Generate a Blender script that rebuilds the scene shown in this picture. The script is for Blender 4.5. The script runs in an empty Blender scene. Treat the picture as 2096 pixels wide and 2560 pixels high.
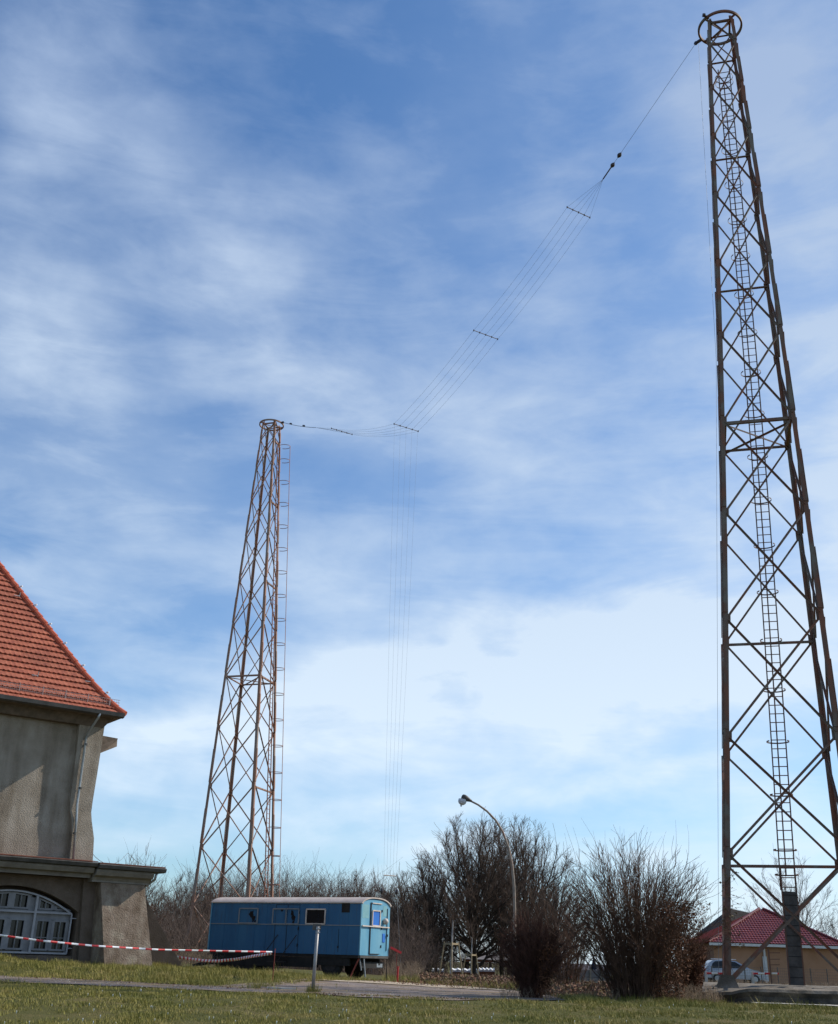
import bpy, math, random
import numpy as np
from mathutils import Vector, Matrix, noise as mnoise

# ------------------------------------------------------------------ camera, sky, sun
scene = bpy.context.scene
COL = scene.collection
FPX, PITCH, ROLL, EYE = 2681.77, math.radians(22.6774), math.radians(1.73367), 1.5
fwd = Vector((0, math.cos(PITCH), math.sin(PITCH)))
up0 = Vector((0, -math.sin(PITCH), math.cos(PITCH)))
rt0 = Vector((1, 0, 0))
RT = math.cos(ROLL) * rt0 + math.sin(ROLL) * up0
UP = -math.sin(ROLL) * rt0 + math.cos(ROLL) * up0
CAM = Vector((0, 0, EYE))
cd = bpy.data.cameras.new('camera')
cam = bpy.data.objects.new('camera', cd)
COL.objects.link(cam)
cam.matrix_world = Matrix.Translation(CAM) @ Matrix((RT, UP, -fwd)).transposed().to_4x4()
cd.sensor_fit = 'VERTICAL'
cd.sensor_height = 24.0
cd.lens = FPX / 2560 * 24.0
cd.clip_start, cd.clip_end = 0.1, 5000
scene.camera = cam
scene.render.resolution_x, scene.render.resolution_y = 838, 1024
scene.view_settings.view_transform = 'Standard'
scene.view_settings.look = 'None'
scene.view_settings.gamma = 1
scene.view_settings.exposure = 0.12

SUN_EL = math.radians(38)
SUN_H = Vector((0.937, 0.35)).normalized()
SUN = Vector((SUN_H.x * math.cos(SUN_EL), SUN_H.y * math.cos(SUN_EL), math.sin(SUN_EL)))
sl = bpy.data.lights.new('sun', 'SUN')
sl.energy = 4.5
sl.angle = math.radians(0.5)
sl.color = (1.0, 0.93, 0.83)
so = bpy.data.objects.new('sun', sl)
COL.objects.link(so)
so.rotation_euler = SUN.to_track_quat('Z', 'Y').to_euler()

world = bpy.data.worlds.new('World')
scene.world = world
world.use_nodes = True
WT = world.node_tree
WT.nodes.clear()


def N(nt, typ, **kw):
    n = nt.nodes.new(typ)
    for k, v in kw.items():
        setattr(n, k, v)
    return n


def wmath(op, a, b=None, c=None, clamp=False, nt=None):
    nt = nt or WT
    n = N(nt, 'ShaderNodeMath', operation=op)
    n.use_clamp = clamp
    for i, v in enumerate((a, b, c)):
        if v is None:
            continue
        if isinstance(v, (int, float)):
            n.inputs[i].default_value = v
        else:
            nt.links.new(v, n.inputs[i])
    return n.outputs[0]


def build_sky():
    nt = WT
    L = nt.links.new
    out = N(nt, 'ShaderNodeOutputWorld')
    bg = N(nt, 'ShaderNodeBackground')
    L(bg.outputs[0], out.inputs[0])
    sky = N(nt, 'ShaderNodeTexSky', sky_type='NISHITA')
    sky.sun_disc = False
    sky.sun_elevation = SUN_EL
    sky.sun_rotation = math.atan2(SUN_H.x, SUN_H.y)
    sky.altitude = 0
    sky.air_density = 1.0
    sky.dust_density = 0.6
    sky.ozone_density = 3.0
    tc = N(nt, 'ShaderNodeTexCoord')
    sep = N(nt, 'ShaderNodeSeparateXYZ')
    L(tc.outputs['Generated'], sep.inputs[0])
    X, Y, Z = sep.outputs
    az = wmath('ARCTAN2', X, Y)
    hyp = wmath('SQRT', wmath('ADD', wmath('MULTIPLY', X, X), wmath('MULTIPLY', Y, Y)))
    el = wmath('ARCTAN2', Z, hyp)
    comb = N(nt, 'ShaderNodeCombineXYZ')
    L(az, comb.inputs[0])
    L(el, comb.inputs[1])

    def nz(scale, detail, rough, mx, my, rot, off=0.0, dist=0.0):
        mp = N(nt, 'ShaderNodeMapping')
        mp.inputs['Scale'].default_value = (mx, my, 1)
        mp.inputs['Rotation'].default_value = (0, 0, rot)
        mp.inputs['Location'].default_value = (off, off * 0.7, off)
        L(comb.outputs[0], mp.inputs[0])
        n = N(nt, 'ShaderNodeTexNoise')
        n.inputs['Scale'].default_value = scale
        n.inputs['Detail'].default_value = detail
        n.inputs['Roughness'].default_value = rough
        n.inputs['Distortion'].default_value = dist
        L(mp.outputs[0], n.inputs['Vector'])
        return n.outputs['Fac']
    w1 = wmath('SUBTRACT', nz(7, 4, 0.5, 1, 1, 0, 3.1), 0.5)
    w2 = wmath('SUBTRACT', nz(7, 4, 0.5, 1, 1, 0, 9.7), 0.5)
    azw = wmath('ADD', az, wmath('MULTIPLY', w1, 0.17))
    elw = wmath('ADD', el, wmath('MULTIPLY', w2, 0.13))
    # soft cirrus banks: azimuth, elevation, half widths (deg), tilt, weight
    banks = SKY_BANKS
    dens = wmath('ADD', wmath('MULTIPLY', wmath('SUBTRACT', math.radians(44), el), SKY_VEIL, clamp=True), wmath('MULTIPLY', wmath('ADD', az, 0.35, clamp=True), 0.30))
    for (a, e, sa, se, rot, wt) in banks:
        da = wmath('SUBTRACT', azw, math.radians(a))
        de = wmath('SUBTRACT', elw, math.radians(e))
        c, s = math.cos(math.radians(rot)), math.sin(math.radians(rot))
        u = wmath('ADD', wmath('MULTIPLY', da, c / math.radians(sa)), wmath('MULTIPLY', de, s / math.radians(sa)))
        v = wmath('ADD', wmath('MULTIPLY', da, -s / math.radians(se)), wmath('MULTIPLY', de, c / math.radians(se)))
        q = wmath('ADD', wmath('MULTIPLY', u, u), wmath('MULTIPLY', v, v))
        g = wmath('MULTIPLY', wmath('EXPONENT', wmath('MULTIPLY', q, -1.0)), wt)
        dens = wmath('ADD', dens, wmath('MULTIPLY', g, 0.85))
    streak = nz(5.0, 6, 0.55, 0.75, 1.5, math.radians(-14), 1.3, 0.15)
    fine = nz(13, 6, 0.55, 0.7, 1.5, math.radians(-16), 5.9, 0.2)
    wisp = nz(9, 10, 0.62, 0.55, 2.2, math.radians(-20), 7.3, 0.6)
    tex = wmath('ADD', wmath('ADD', wmath('MULTIPLY', streak, 0.9), wmath('MULTIPLY', fine, 0.25)), wmath('MULTIPLY', wisp, 0.42))
    mod = wmath('ADD', wmath('MULTIPLY', tex, 2.1), -0.70)
    low = wmath('MULTIPLY', wmath('SUBTRACT', tex, 0.70, clamp=True), 1.1)
    d = wmath('ADD', wmath('MULTIPLY', dens, mod), low, clamp=False)
    d = wmath('MINIMUM', wmath('MAXIMUM', d, 0.0), 0.93)
    mix = N(nt, 'ShaderNodeMixRGB')
    L(d, mix.inputs[0])
    tint = N(nt, 'ShaderNodeMixRGB', blend_type='MULTIPLY')
    tint.inputs[0].default_value = 1.0
    L(sky.outputs[0], tint.inputs[1])
    tg = N(nt, 'ShaderNodeMixRGB')
    L(wmath('MULTIPLY', wmath('SUBTRACT', el, math.radians(10)), 1 / math.radians(26), clamp=True), tg.inputs[0])
    tg.inputs[1].default_value = (0.70, 0.94, 1.12, 1)
    tg.inputs[2].default_value = SKY_TINT
    L(tg.outputs[0], tint.inputs[2])
    L(tint.outputs[0], mix.inputs[1])
    # clouds are lit brighter low down, where the veil is seen edge on
    cr = N(nt, 'ShaderNodeMixRGB')
    t = wmath('MULTIPLY', wmath('SUBTRACT', el, math.radians(8)), 1 / math.radians(34), clamp=True)
    L(t, cr.inputs[0])
    cr.inputs[1].default_value = CLOUD_LOW
    cr.inputs[2].default_value = CLOUD_HIGH
    L(cr.outputs[0], mix.inputs[2])
    L(mix.outputs[0], bg.inputs[0])
    bg.inputs[1].default_value = 0.125


SKY_VEIL = 0.30
SKY_TINT = (0.60, 0.91, 1.15, 1)
CLOUD_LOW = (5.9, 6.9, 7.85, 1)
CLOUD_HIGH = (2.95, 3.85, 5.5, 1)


def px2ae(px, py):
    d = fwd + RT * ((px - 1048) / FPX) + UP * ((1280 - py) / FPX)
    return math.degrees(math.atan2(d.x, d.y)), math.degrees(math.atan2(d.z, math.hypot(d.x, d.y)))


def bank(px, py, sa, se, rot, wt):
    a, e = px2ae(px, py)
    return (a, e, sa, se, rot, wt)


SKY_BANKS = [
    bank(180, 150, 6.5, 4.5, 20, 0.50), bank(60, 450, 3.5, 4, 0, 0.25),
    bank(560, 590, 6.5, 2.6, -15, 0.46), bank(850, 520, 6.5, 2.2, 10, 0.18),
    bank(120, 860, 7.5, 3.2, -35, 0.60), bank(620, 800, 9, 3.0, -20, 0.34),
    bank(700, 960, 7, 2.2, -25, 0.36), bank(200, 1230, 9, 2.4, -10, 0.34),
    bank(1400, 520, 7, 1.6, 8, 0.30), bank(1250, 250, 8, 4, 40, 0.20),
    bank(1900, 250, 7, 9, 0, 0.28), bank(2060, 800, 6, 10, 0, 0.52),
    bank(1250, 1000, 12, 5, 0, 0.20),
    bank(1500, 1680, 13, 3.0, 4, 0.75), bank(1000, 1720, 10, 1.9, 4, 0.50), bank(1250, 1540, 8, 1.6, -4, 0.35),
    bank(1900, 1500, 7, 6, 0, 0.55), bank(400, 1880, 12, 1.6, 3, 0.62),
    bank(1750, 1350, 6, 1.2, -14, 0.35),
    bank(1300, 1960, 12, 0.8, 9, 0.42), bank(700, 2100, 16, 0.9, 0, 0.38),
    bank(1050, 2350, 40, 1.6, 0, 0.25), bank(120, 1470, 4, 1.2, -5, 0.35),
]
build_sky()

# ------------------------------------------------------------------ helpers
rnd = random.Random(7)


def at(px, py, Y):
    d = fwd + RT * ((px - 1048) / FPX) + UP * ((1280 - py) / FPX)
    return CAM + d * (Y / d.y)


def hit(px, py, p0, n):
    d = fwd + RT * ((px - 1048) / FPX) + UP * ((1280 - py) / FPX)
    return CAM + d * ((Vector(p0) - CAM).dot(n) / d.dot(n))


def atz(px, py, z):
    d = fwd + RT * ((px - 1048) / FPX) + UP * ((1280 - py) / FPX)
    return CAM + d * ((z - EYE) / d.z)


def sm(a, b, x):
    t = min(1, max(0, (x - a) / (b - a)))
    return t * t * (3 - 2 * t)


def gz(x, y):
    """height of the ground"""
    z = 0.25 + 0.33 * sm(20, 31, y)
    z += 0.27 * sm(3, -6, x) * sm(33.5, 39, y)
    z += 0.28 * sm(-10.5, -15, x) * sm(33.5, 37.5, y)
    z += 0.13 * sm(-3, -11, x) * sm(26, 32, y)
    z -= 0.75 * sm(60, 100, y) * sm(21, 15, x)
    z += 0.03 * mnoise.noise(Vector((x * 0.25, y * 0.25, 0))) + 0.012 * mnoise.noise(Vector((x * 1.1, y * 1.1, 3)))
    return z


def tag(o, label=None, cat=None, group=None, kind=None):
    if label:
        o['label'] = label
    if cat:
        o['category'] = cat
    if group:
        o['group'] = group
    if kind:
        o['kind'] = kind
    return o


def empty(name, loc, label, cat, group=None):
    o = bpy.data.objects.new(name, None)
    o.empty_display_size = 0.3
    COL.objects.link(o)
    o.location = loc
    return tag(o, label, cat, group)


class MB:
    """collects faces in world coordinates; build() makes ONE mesh object"""

    def __init__(s):
        s.v, s.f, s.m = [], [], []

    def add(s, vs, fs, mi=0):
        b = len(s.v)
        s.v += [tuple(v) for v in vs]
        s.f += [tuple(i + b for i in f) for f in fs]
        s.m += [mi] * len(fs)
        return s

    def hexa(s, p, mi=0):      # 8 corners: 0-3 bottom ring, 4-7 top ring
        return s.add(p, [(3, 2, 1, 0), (4, 5, 6, 7), (0, 1, 5, 4), (1, 2, 6, 5), (2, 3, 7, 6), (3, 0, 4, 7)], mi)

    def box(s, o, ex, ey, ez, mi=0):   # corner o and three edge vectors
        o, ex, ey, ez = Vector(o), Vector(ex), Vector(ey), Vector(ez)
        return s.hexa([o, o + ex, o + ex + ey, o + ey, o + ez, o + ex + ez, o + ex + ey + ez, o + ey + ez], mi)

    def cbox(s, c, sx, sy, sz, a=0, mi=0):
        c = Vector(c)
        u = Vector((math.cos(a), math.sin(a), 0)) * sx
        v = Vector((-math.sin(a), math.cos(a), 0)) * sy
        w = Vector((0, 0, sz))
        return s.box(c - u / 2 - v / 2 - w / 2, u, v, w, mi)

    def beam(s, a, b, w, h, side, mi=0, off=(0, 0)):
        """bar from a to b, width w along 'side', height h across"""
        a, b = Vector(a), Vector(b)
        d = (b - a).normalized()
        sd = Vector(side)
        sd = (sd - d * sd.dot(d)).normalized()
        q = d.cross(sd)
        o = sd * off[0] + q * off[1]
        c = [(-w / 2, -h / 2), (w / 2, -h / 2), (w / 2, h / 2), (-w / 2, h / 2)]
        return s.hexa([a + o + sd * x + q * y for x, y in c] + [b + o + sd * x + q * y for x, y in c], mi)

    def angle(s, a, b, w, t, e1, e2, mi=0):
        """rolled steel angle with legs along e1 and e2 from the heel line a-b"""
        a, b = Vector(a), Vector(b)
        e1, e2 = Vector(e1).normalized(), Vector(e2).normalized()
        s.hexa([a, a + e1 * w, a + e1 * w + e2 * t, a + e2 * t, b, b + e1 * w, b + e1 * w + e2 * t, b + e2 * t], mi)
        s.hexa([a + e2 * t, a + e1 * t + e2 * t, a + e1 * t + e2 * w, a + e2 * w,
                b + e2 * t, b + e1 * t + e2 * t, b + e1 * t + e2 * w, b + e2 * w], mi)
        return s

    def tube(s, pts, rs, n=8, mi=0, cap=True):
        pts = [Vector(p) for p in pts]
        if isinstance(rs, (int, float)):
            rs = [rs] * len(pts)
        base = len(s.v)
        ref = None
        for i, p in enumerate(pts):
            d = (pts[min(i + 1, len(pts) - 1)] - pts[max(i - 1, 0)])
            if d.length < 1e-9:
                d = Vector((0, 0, 1))
            d.normalize()
            if ref is None:
                ref = Vector((0, 0, 1)) if abs(d.z) < 0.9 else Vector((1, 0, 0))
            x = (ref - d * ref.dot(d)).normalized()
            ref = x
            y = d.cross(x)
            for k in range(n):
                a = 2 * math.pi * k / n
                s.v.append(tuple(p + (x * math.cos(a) + y * math.sin(a)) * rs[i]))
        for i in range(len(pts) - 1):
            for k in range(n):
                a = base + i * n + k
                b = base + i * n + (k + 1) % n
                s.f.append((a, b, b + n, a + n))
                s.m.append(mi)
        if cap:
            s.f.append(tuple(base + k for k in reversed(range(n))))
            s.f.append(tuple(base + (len(pts) - 1) * n + k for k in range(n)))
            s.m += [mi, mi]
        return s

    def ring(s, c, nx, ny, R, r, n=40, m=6, mi=0, a0=0, a1=2 * math.pi):
        full = abs(a1 - a0 - 2 * math.pi) < 1e-6
        K = n if full else n + 1
        pts = []
        c, nx, ny = Vector(c), Vector(nx), Vector(ny)
        nz_ = nx.cross(ny).normalized()
        base = len(s.v)
        for i in range(K):
            a = a0 + (a1 - a0) * i / n
            e = nx * math.cos(a) + ny * math.sin(a)
            for k in range(m):
                b = 2 * math.pi * k / m
                s.v.append(tuple(c + e * (R + r * math.cos(b)) + nz_ * r * math.sin(b)))
        for i in range(n if full else K - 1):
            for k in range(m):
                p, q = base + i * m + k, base + i * m + (k + 1) % m
                j = ((i + 1) % K) - i
                s.f.append((p, q, q + j * m, p + j * m))
                s.m.append(mi)
        return s

    def lathe(s, c, ax, prof, n=16, mi=0):
        """prof: list of (distance along ax, radius)"""
        c, ax = Vector(c), Vector(ax).normalized()
        pts = [c + ax * t for t, _ in prof]
        x = (Vector((0, 0, 1)) if abs(ax.z) < 0.9 else Vector((1, 0, 0)))
        x = (x - ax * x.dot(ax)).normalized()
        y = ax.cross(x)
        base = len(s.v)
        for p, (_, r) in zip(pts, prof):
            for k in range(n):
                a = 2 * math.pi * k / n
                s.v.append(tuple(p + (x * math.cos(a) + y * math.sin(a)) * max(r, 1e-4)))
        for i in range(len(prof) - 1):
            for k in range(n):
                a = base + i * n + k
                b = base + i * n + (k + 1) % n
                s.f.append((a, b, b + n, a + n))
                s.m.append(mi)
        s.f.append(tuple(base + k for k in reversed(range(n))))
        s.f.append(tuple(base + (len(prof) - 1) * n + k for k in range(n)))
        s.m += [mi, mi]
        return s

    def build(s, name, mats, parent=None, smooth=False, label=None):
        if not isinstance(mats, (list, tuple)):
            mats = [mats]
        me = bpy.data.meshes.new(name)
        off = world_loc(parent) if parent else Vector((0, 0, 0))
        me.from_pydata([(v[0] - off.x, v[1] - off.y, v[2] - off.z) for v in s.v], [], s.f)
        for m in mats:
            me.materials.append(m)
        me.polygons.foreach_set('material_index', s.m)
        if smooth:
            me.polygons.foreach_set('use_smooth', [True] * len(me.polygons))
        me.update()
        o = bpy.data.objects.new(name, me)
        COL.objects.link(o)
        if parent:
            o.parent = parent
        if label:
            o['label'] = label
        return o


def world_loc(o):
    p = Vector((0, 0, 0))
    while o:
        p += o.location
        o = o.parent
    return p


def segs_mesh(name, segs, mat, parent=None, sides=3, origin=None):
    """segs: array rows x0 y0 z0 x1 y1 z1 r0 r1 ; all twigs of one part in one mesh"""
    A = np.asarray(segs, dtype=np.float64)
    p0, p1, r0, r1 = A[:, 0:3], A[:, 3:6], A[:, 6], A[:, 7]
    if origin is not None:
        p0 = p0 - np.array(origin)
        p1 = p1 - np.array(origin)
    d = p1 - p0
    d /= np.maximum(np.linalg.norm(d, axis=1, keepdims=True), 1e-9)
    ref = np.where(np.abs(d[:, 2:3]) < 0.9, np.array([[0, 0, 1.0]]), np.array([[1.0, 0, 0]]))
    x = np.cross(d, ref)
    x /= np.linalg.norm(x, axis=1, keepdims=True)
    y = np.cross(d, x)
    n = len(A)
    V = np.zeros((n, 2, sides, 3))
    for k in range(sides):
        a = 2 * math.pi * k / sides
        e = x * math.cos(a) + y * math.sin(a)
        V[:, 0, k] = p0 + e * r0[:, None]
        V[:, 1, k] = p1 + e * r1[:, None]
    V = V.reshape(-1, 3)
    base = np.arange(n)[:, None] * 2 * sides
    F = []
    for k in range(sides):
        k2 = (k + 1) % sides
        F.append(np.concatenate([base + k, base + k2, base + sides + k2, base + sides + k], axis=1))
    F = np.stack(F, 1).reshape(-1, 4)
    return raw_mesh(name, V, F, mat, parent)


def raw_mesh(name, V, F, mat, parent=None, link=True, mi=None):
    me = bpy.data.meshes.new(name)
    k = F.shape[1]
    me.vertices.add(len(V))
    me.vertices.foreach_set('co', V.astype(np.float32).ravel())
    me.loops.add(F.size)
    me.loops.foreach_set('vertex_index', F.astype(np.int32).ravel())
    me.polygons.add(len(F))
    me.polygons.foreach_set('loop_start', np.arange(0, F.size, k, dtype=np.int32))
    me.polygons.foreach_set('loop_total', np.full(len(F), k, dtype=np.int32))
    for m in (mat if isinstance(mat, (list, tuple)) else [mat]):
        me.materials.append(m)
    if mi is not None:
        me.polygons.foreach_set('material_index', mi)
    me.update(calc_edges=True)
    o = bpy.data.objects.new(name, me)
    COL.objects.link(o)
    if parent:
        o.parent = parent
    return o


def copy_tree(o, parent=None):
    c = o.copy()
    COL.objects.link(c)
    c.parent = parent
    for ch in list(o.children):
        copy_tree(ch, c)
    return c


# ------------------------------------------------------------------ materials
def mat(name, cols, scale=3.0, rough=0.8, bump=0.0, detail=6, stretch=(1, 1, 1), spec=0.3, metal=0.0, lo=0.35,
        hi=0.65, bscale=None, extra=None, nrough=0.6):
    """noise mixes the two or three given colours; optional bump"""
    m = bpy.data.materials.new(name)
    m.use_nodes = True
    nt = m.node_tree
    L = nt.links.new
    b = nt.nodes['Principled BSDF']
    b.inputs['Roughness'].default_value = rough
    b.inputs['Specular IOR Level'].default_value = spec
    b.inputs['Metallic'].default_value = metal
    tc = N(nt, 'ShaderNodeTexCoord')
    mp = N(nt, 'ShaderNodeMapping')
    mp.inputs['Scale'].default_value = stretch
    L(tc.outputs['Object'], mp.inputs[0])
    n = N(nt, 'ShaderNodeTexNoise')
    n.inputs['Scale'].default_value = scale
    n.inputs['Detail'].default_value = detail
    n.inputs['Roughness'].default_value = nrough
    L(mp.outputs[0], n.inputs['Vector'])
    r = N(nt, 'ShaderNodeValToRGB')
    cols = [tuple(c) + (1,) for c in cols]
    r.color_ramp.elements[0].position = lo
    r.color_ramp.elements[1].position = hi
    r.color_ramp.elements[0].color = cols[0]
    r.color_ramp.elements[1].color = cols[-1]
    if len(cols) == 3:
        e = r.color_ramp.elements.new((lo + hi) / 2)
        e.color = cols[1]
    L(n.outputs['Fac'], r.inputs[0])
    col = r.outputs[0]
    if extra:
        col = extra(nt, tc, col)
    L(col, b.inputs['Base Color'])
    if bump:
        n2 = N(nt, 'ShaderNodeTexNoise')
        n2.inputs['Scale'].default_value = bscale or scale * 4
        n2.inputs['Detail'].default_value = 5
        L(mp.outputs[0], n2.inputs['Vector'])
        bp = N(nt, 'ShaderNodeBump')
        bp.inputs['Strength'].default_value = bump
        bp.inputs['Distance'].default_value = 0.03
        L(n2.outputs['Fac'], bp.inputs['Height'])
        L(bp.outputs[0], b.inputs['Normal'])
    return m


M = {}


def rustruns(nt, tc, col):
    L = nt.links.new
    mp = N(nt, 'ShaderNodeMapping')
    mp.inputs['Scale'].default_value = (6, 6, 0.35)
    L(tc.outputs['Object'], mp.inputs[0])
    n = N(nt, 'ShaderNodeTexNoise')
    n.inputs['Scale'].default_value = 1.6
    n.inputs['Detail'].default_value = 8
    n.inputs['Roughness'].default_value = 0.7
    L(mp.outputs[0], n.inputs['Vector'])
    r = N(nt, 'ShaderNodeValToRGB')
    r.color_ramp.elements[0].position = 0.56
    r.color_ramp.elements[1].position = 0.72
    r.color_ramp.elements[1].color = (0.55, 0.55, 0.55, 1)
    L(n.outputs['Fac'], r.inputs[0])
    m = N(nt, 'ShaderNodeMixRGB')
    L(r.outputs[0], m.inputs[0])
    L(col, m.inputs[1])
    m.inputs[2].default_value = (0.045, 0.04, 0.04, 1)
    return m.outputs[0]


def stains_soft(nt, tc, col):
    L = nt.links.new
    n = N(nt, 'ShaderNodeTexNoise')
    n.inputs['Scale'].default_value = 0.7
    n.inputs['Detail'].default_value = 8
    L(tc.outputs['Object'], n.inputs['Vector'])
    r = N(nt, 'ShaderNodeValToRGB')
    r.color_ramp.elements[0].position = 0.4
    r.color_ramp.elements[1].position = 0.7
    r.color_ramp.elements[0].color = (1, 1, 1, 1)
    r.color_ramp.elements[1].color = (0.72, 0.74, 0.76, 1)
    L(n.outputs['Fac'], r.inputs[0])
    m = N(nt, 'ShaderNodeMixRGB', blend_type='MULTIPLY')
    m.inputs[0].default_value = 1
    L(col, m.inputs[1])
    L(r.outputs[0], m.inputs[2])
    return m.outputs[0]


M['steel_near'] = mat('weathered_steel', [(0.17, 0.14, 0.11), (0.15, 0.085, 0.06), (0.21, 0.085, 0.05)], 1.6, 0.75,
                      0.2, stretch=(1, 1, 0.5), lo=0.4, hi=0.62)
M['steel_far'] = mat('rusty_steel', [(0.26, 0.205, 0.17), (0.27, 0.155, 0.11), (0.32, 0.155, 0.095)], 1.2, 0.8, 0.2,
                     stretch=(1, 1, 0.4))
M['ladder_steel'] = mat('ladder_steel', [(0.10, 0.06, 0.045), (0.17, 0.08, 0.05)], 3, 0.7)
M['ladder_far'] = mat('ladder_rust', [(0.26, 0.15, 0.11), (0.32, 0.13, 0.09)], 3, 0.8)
M['cable'] = mat('cable_grey', [(0.12, 0.13, 0.15), (0.16, 0.17, 0.18)], 3, 0.6)
M['spreader'] = mat('spreader_tube', [(0.20, 0.15, 0.14), (0.30, 0.25, 0.23)], 3, 0.6)
M['insulator'] = mat('insulator_dark', [(0.03, 0.02, 0.02), (0.05, 0.03, 0.03)], 3, 0.3, spec=0.5)
M['concrete'] = mat('old_concrete', [(0.16, 0.13, 0.10), (0.24, 0.21, 0.17), (0.30, 0.27, 0.23)], 1.3, 0.95, 0.5,
                    bscale=18)
M['concrete_dark'] = mat('dark_concrete', [(0.06, 0.055, 0.05), (0.11, 0.10, 0.09)], 2.5, 0.95, 0.4)
M['concrete_shade'] = mat('shaded_concrete', [(0.03, 0.026, 0.02), (0.07, 0.056, 0.042), (0.15, 0.12, 0.085)], 1.6, 0.97, 0.8, bscale=12)  # plinth sides, darkened to carry the shade on the front face
M['earthy'] = mat('earthy_concrete', [(0.085, 0.066, 0.046), (0.14, 0.115, 0.085), (0.24, 0.205, 0.165)], 1.1, 0.97, 0.6, bscale=20, detail=9)
M['kerb'] = mat('kerb_concrete', [(0.38, 0.36, 0.32), (0.50, 0.47, 0.42)], 3, 0.95, 0.3)


def stains(nt, tc, col):
    L = nt.links.new
    mp = N(nt, 'ShaderNodeMapping')
    mp.inputs['Scale'].default_value = (1.2, 1.2, 0.18)
    L(tc.outputs['Object'], mp.inputs[0])
    n = N(nt, 'ShaderNodeTexNoise')
    n.inputs['Scale'].default_value = 2.2
    n.inputs['Detail'].default_value = 7
    L(mp.outputs[0], n.inputs['Vector'])
    r = N(nt, 'ShaderNodeValToRGB')
    r.color_ramp.elements[0].position = 0.42
    r.color_ramp.elements[1].position = 0.68
    r.color_ramp.elements[0].color = (1, 1, 1, 1)
    r.color_ramp.elements[1].color = (0.68, 0.65, 0.61, 1)
    L(n.outputs['Fac'], r.inputs[0])
    m = N(nt, 'ShaderNodeMixRGB', blend_type='MULTIPLY')
    m.inputs[0].default_value = 1
    L(col, m.inputs[1])
    L(r.outputs[0], m.inputs[2])
    return m.outputs[0]


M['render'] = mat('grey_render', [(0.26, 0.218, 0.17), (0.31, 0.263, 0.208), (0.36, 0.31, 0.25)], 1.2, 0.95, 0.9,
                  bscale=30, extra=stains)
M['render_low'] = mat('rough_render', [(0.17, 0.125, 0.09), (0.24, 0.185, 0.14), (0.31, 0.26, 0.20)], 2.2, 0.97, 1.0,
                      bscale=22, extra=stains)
M['render_dark'] = mat('dark_brown_render', [(0.10, 0.075, 0.055), (0.15, 0.115, 0.09)], 2.0, 0.97, 0.5, bscale=22)  # darker and browner than the other two renders
M['cornice'] = mat('cornice_stone', [(0.16, 0.14, 0.12), (0.24, 0.22, 0.19)], 2.0, 0.9, 0.3)
M['zinc'] = mat('zinc', [(0.30, 0.32, 0.34), (0.42, 0.44, 0.46)], 2, 0.35, spec=0.5, metal=0.6)
M['gutter'] = mat('gutter_metal', [(0.06, 0.06, 0.055), (0.12, 0.11, 0.10)], 2, 0.6, metal=0.3)
M['soffit'] = mat('soffit_wood', [(0.10, 0.08, 0.06), (0.17, 0.13, 0.10)], 4, 0.85)
M['winframe'] = mat('white_paint', [(0.28, 0.28, 0.30), (0.36, 0.36, 0.38)], 3, 0.5)
M['winframe_in'] = mat('grey_white_paint', [(0.17, 0.17, 0.18), (0.24, 0.24, 0.25)], 3, 0.6)
M['glass'] = mat('dark_glass', [(0.012, 0.012, 0.012), (0.03, 0.03, 0.028)], 1.2, 0.12, spec=0.35)
M['tile'] = mat('clay_tile', [(0.24, 0.062, 0.04), (0.36, 0.105, 0.058), (0.44, 0.145, 0.085)], 5.0, 0.75, 0.15, detail=4,
                lo=0.3, hi=0.7, extra=stains_soft)
M['ridge'] = mat('ridge_tile', [(0.42, 0.085, 0.04), (0.52, 0.12, 0.06)], 3, 0.7)
M['guard'] = mat('snow_guard_metal', [(0.30, 0.20, 0.18), (0.40, 0.30, 0.27)], 3, 0.5)
M['blue'] = mat('blue_paint_shaded', [(0.010, 0.085, 0.185), (0.014, 0.105, 0.225), (0.024, 0.125, 0.245)], 1.1, 0.5,
                stretch=(1, 1, 0.3), spec=0.4, extra=rustruns, bump=0.25, bscale=3)  # trailer paint with the shade of the long side put into the colour
M['blue_lit'] = mat('blue_paint_lit', [(0.085, 0.26, 0.39), (0.11, 0.31, 0.44), (0.15, 0.35, 0.46)], 1.6, 0.5,
                    stretch=(1, 1, 0.3), spec=0.4)  # same trailer paint, lightened for the sunlit end wall
M['patch'] = mat('pale_green_patch', [(0.15, 0.33, 0.37), (0.20, 0.38, 0.41)], 3, 0.6)
M['blue_dark'] = mat('strong_blue_paint', [(0.02, 0.13, 0.48), (0.03, 0.17, 0.55)], 3, 0.5)
M['cream'] = mat('cream_paint', [(0.50, 0.42, 0.36), (0.62, 0.54, 0.47)], 3, 0.6)
M['roofskin'] = mat('canvas_roof', [(0.40, 0.33, 0.29), (0.52, 0.45, 0.40)], 2, 0.7)
M['black'] = mat('black_paint', [(0.012, 0.012, 0.012), (0.025, 0.022, 0.02)], 3, 0.8)
M['hole'] = mat('dark_void', [(0.008, 0.006, 0.006), (0.012, 0.01, 0.01)], 3, 0.9)
M['rubber'] = mat('rubber', [(0.015, 0.015, 0.015), (0.03, 0.03, 0.03)], 5, 0.9)
M['rim'] = mat('wheel_rim', [(0.02, 0.02, 0.02), (0.035, 0.03, 0.03)], 5, 0.6)
M['frame_grey'] = mat('faded_frame', [(0.16, 0.19, 0.22), (0.24, 0.25, 0.26)], 3, 0.6)
M['red'] = mat('red_plastic', [(0.55, 0.03, 0.035), (0.62, 0.05, 0.05)], 3, 0.5)
M['white'] = mat('white_plastic', [(0.75, 0.75, 0.75), (0.8, 0.8, 0.8)], 3, 0.5)
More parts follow.
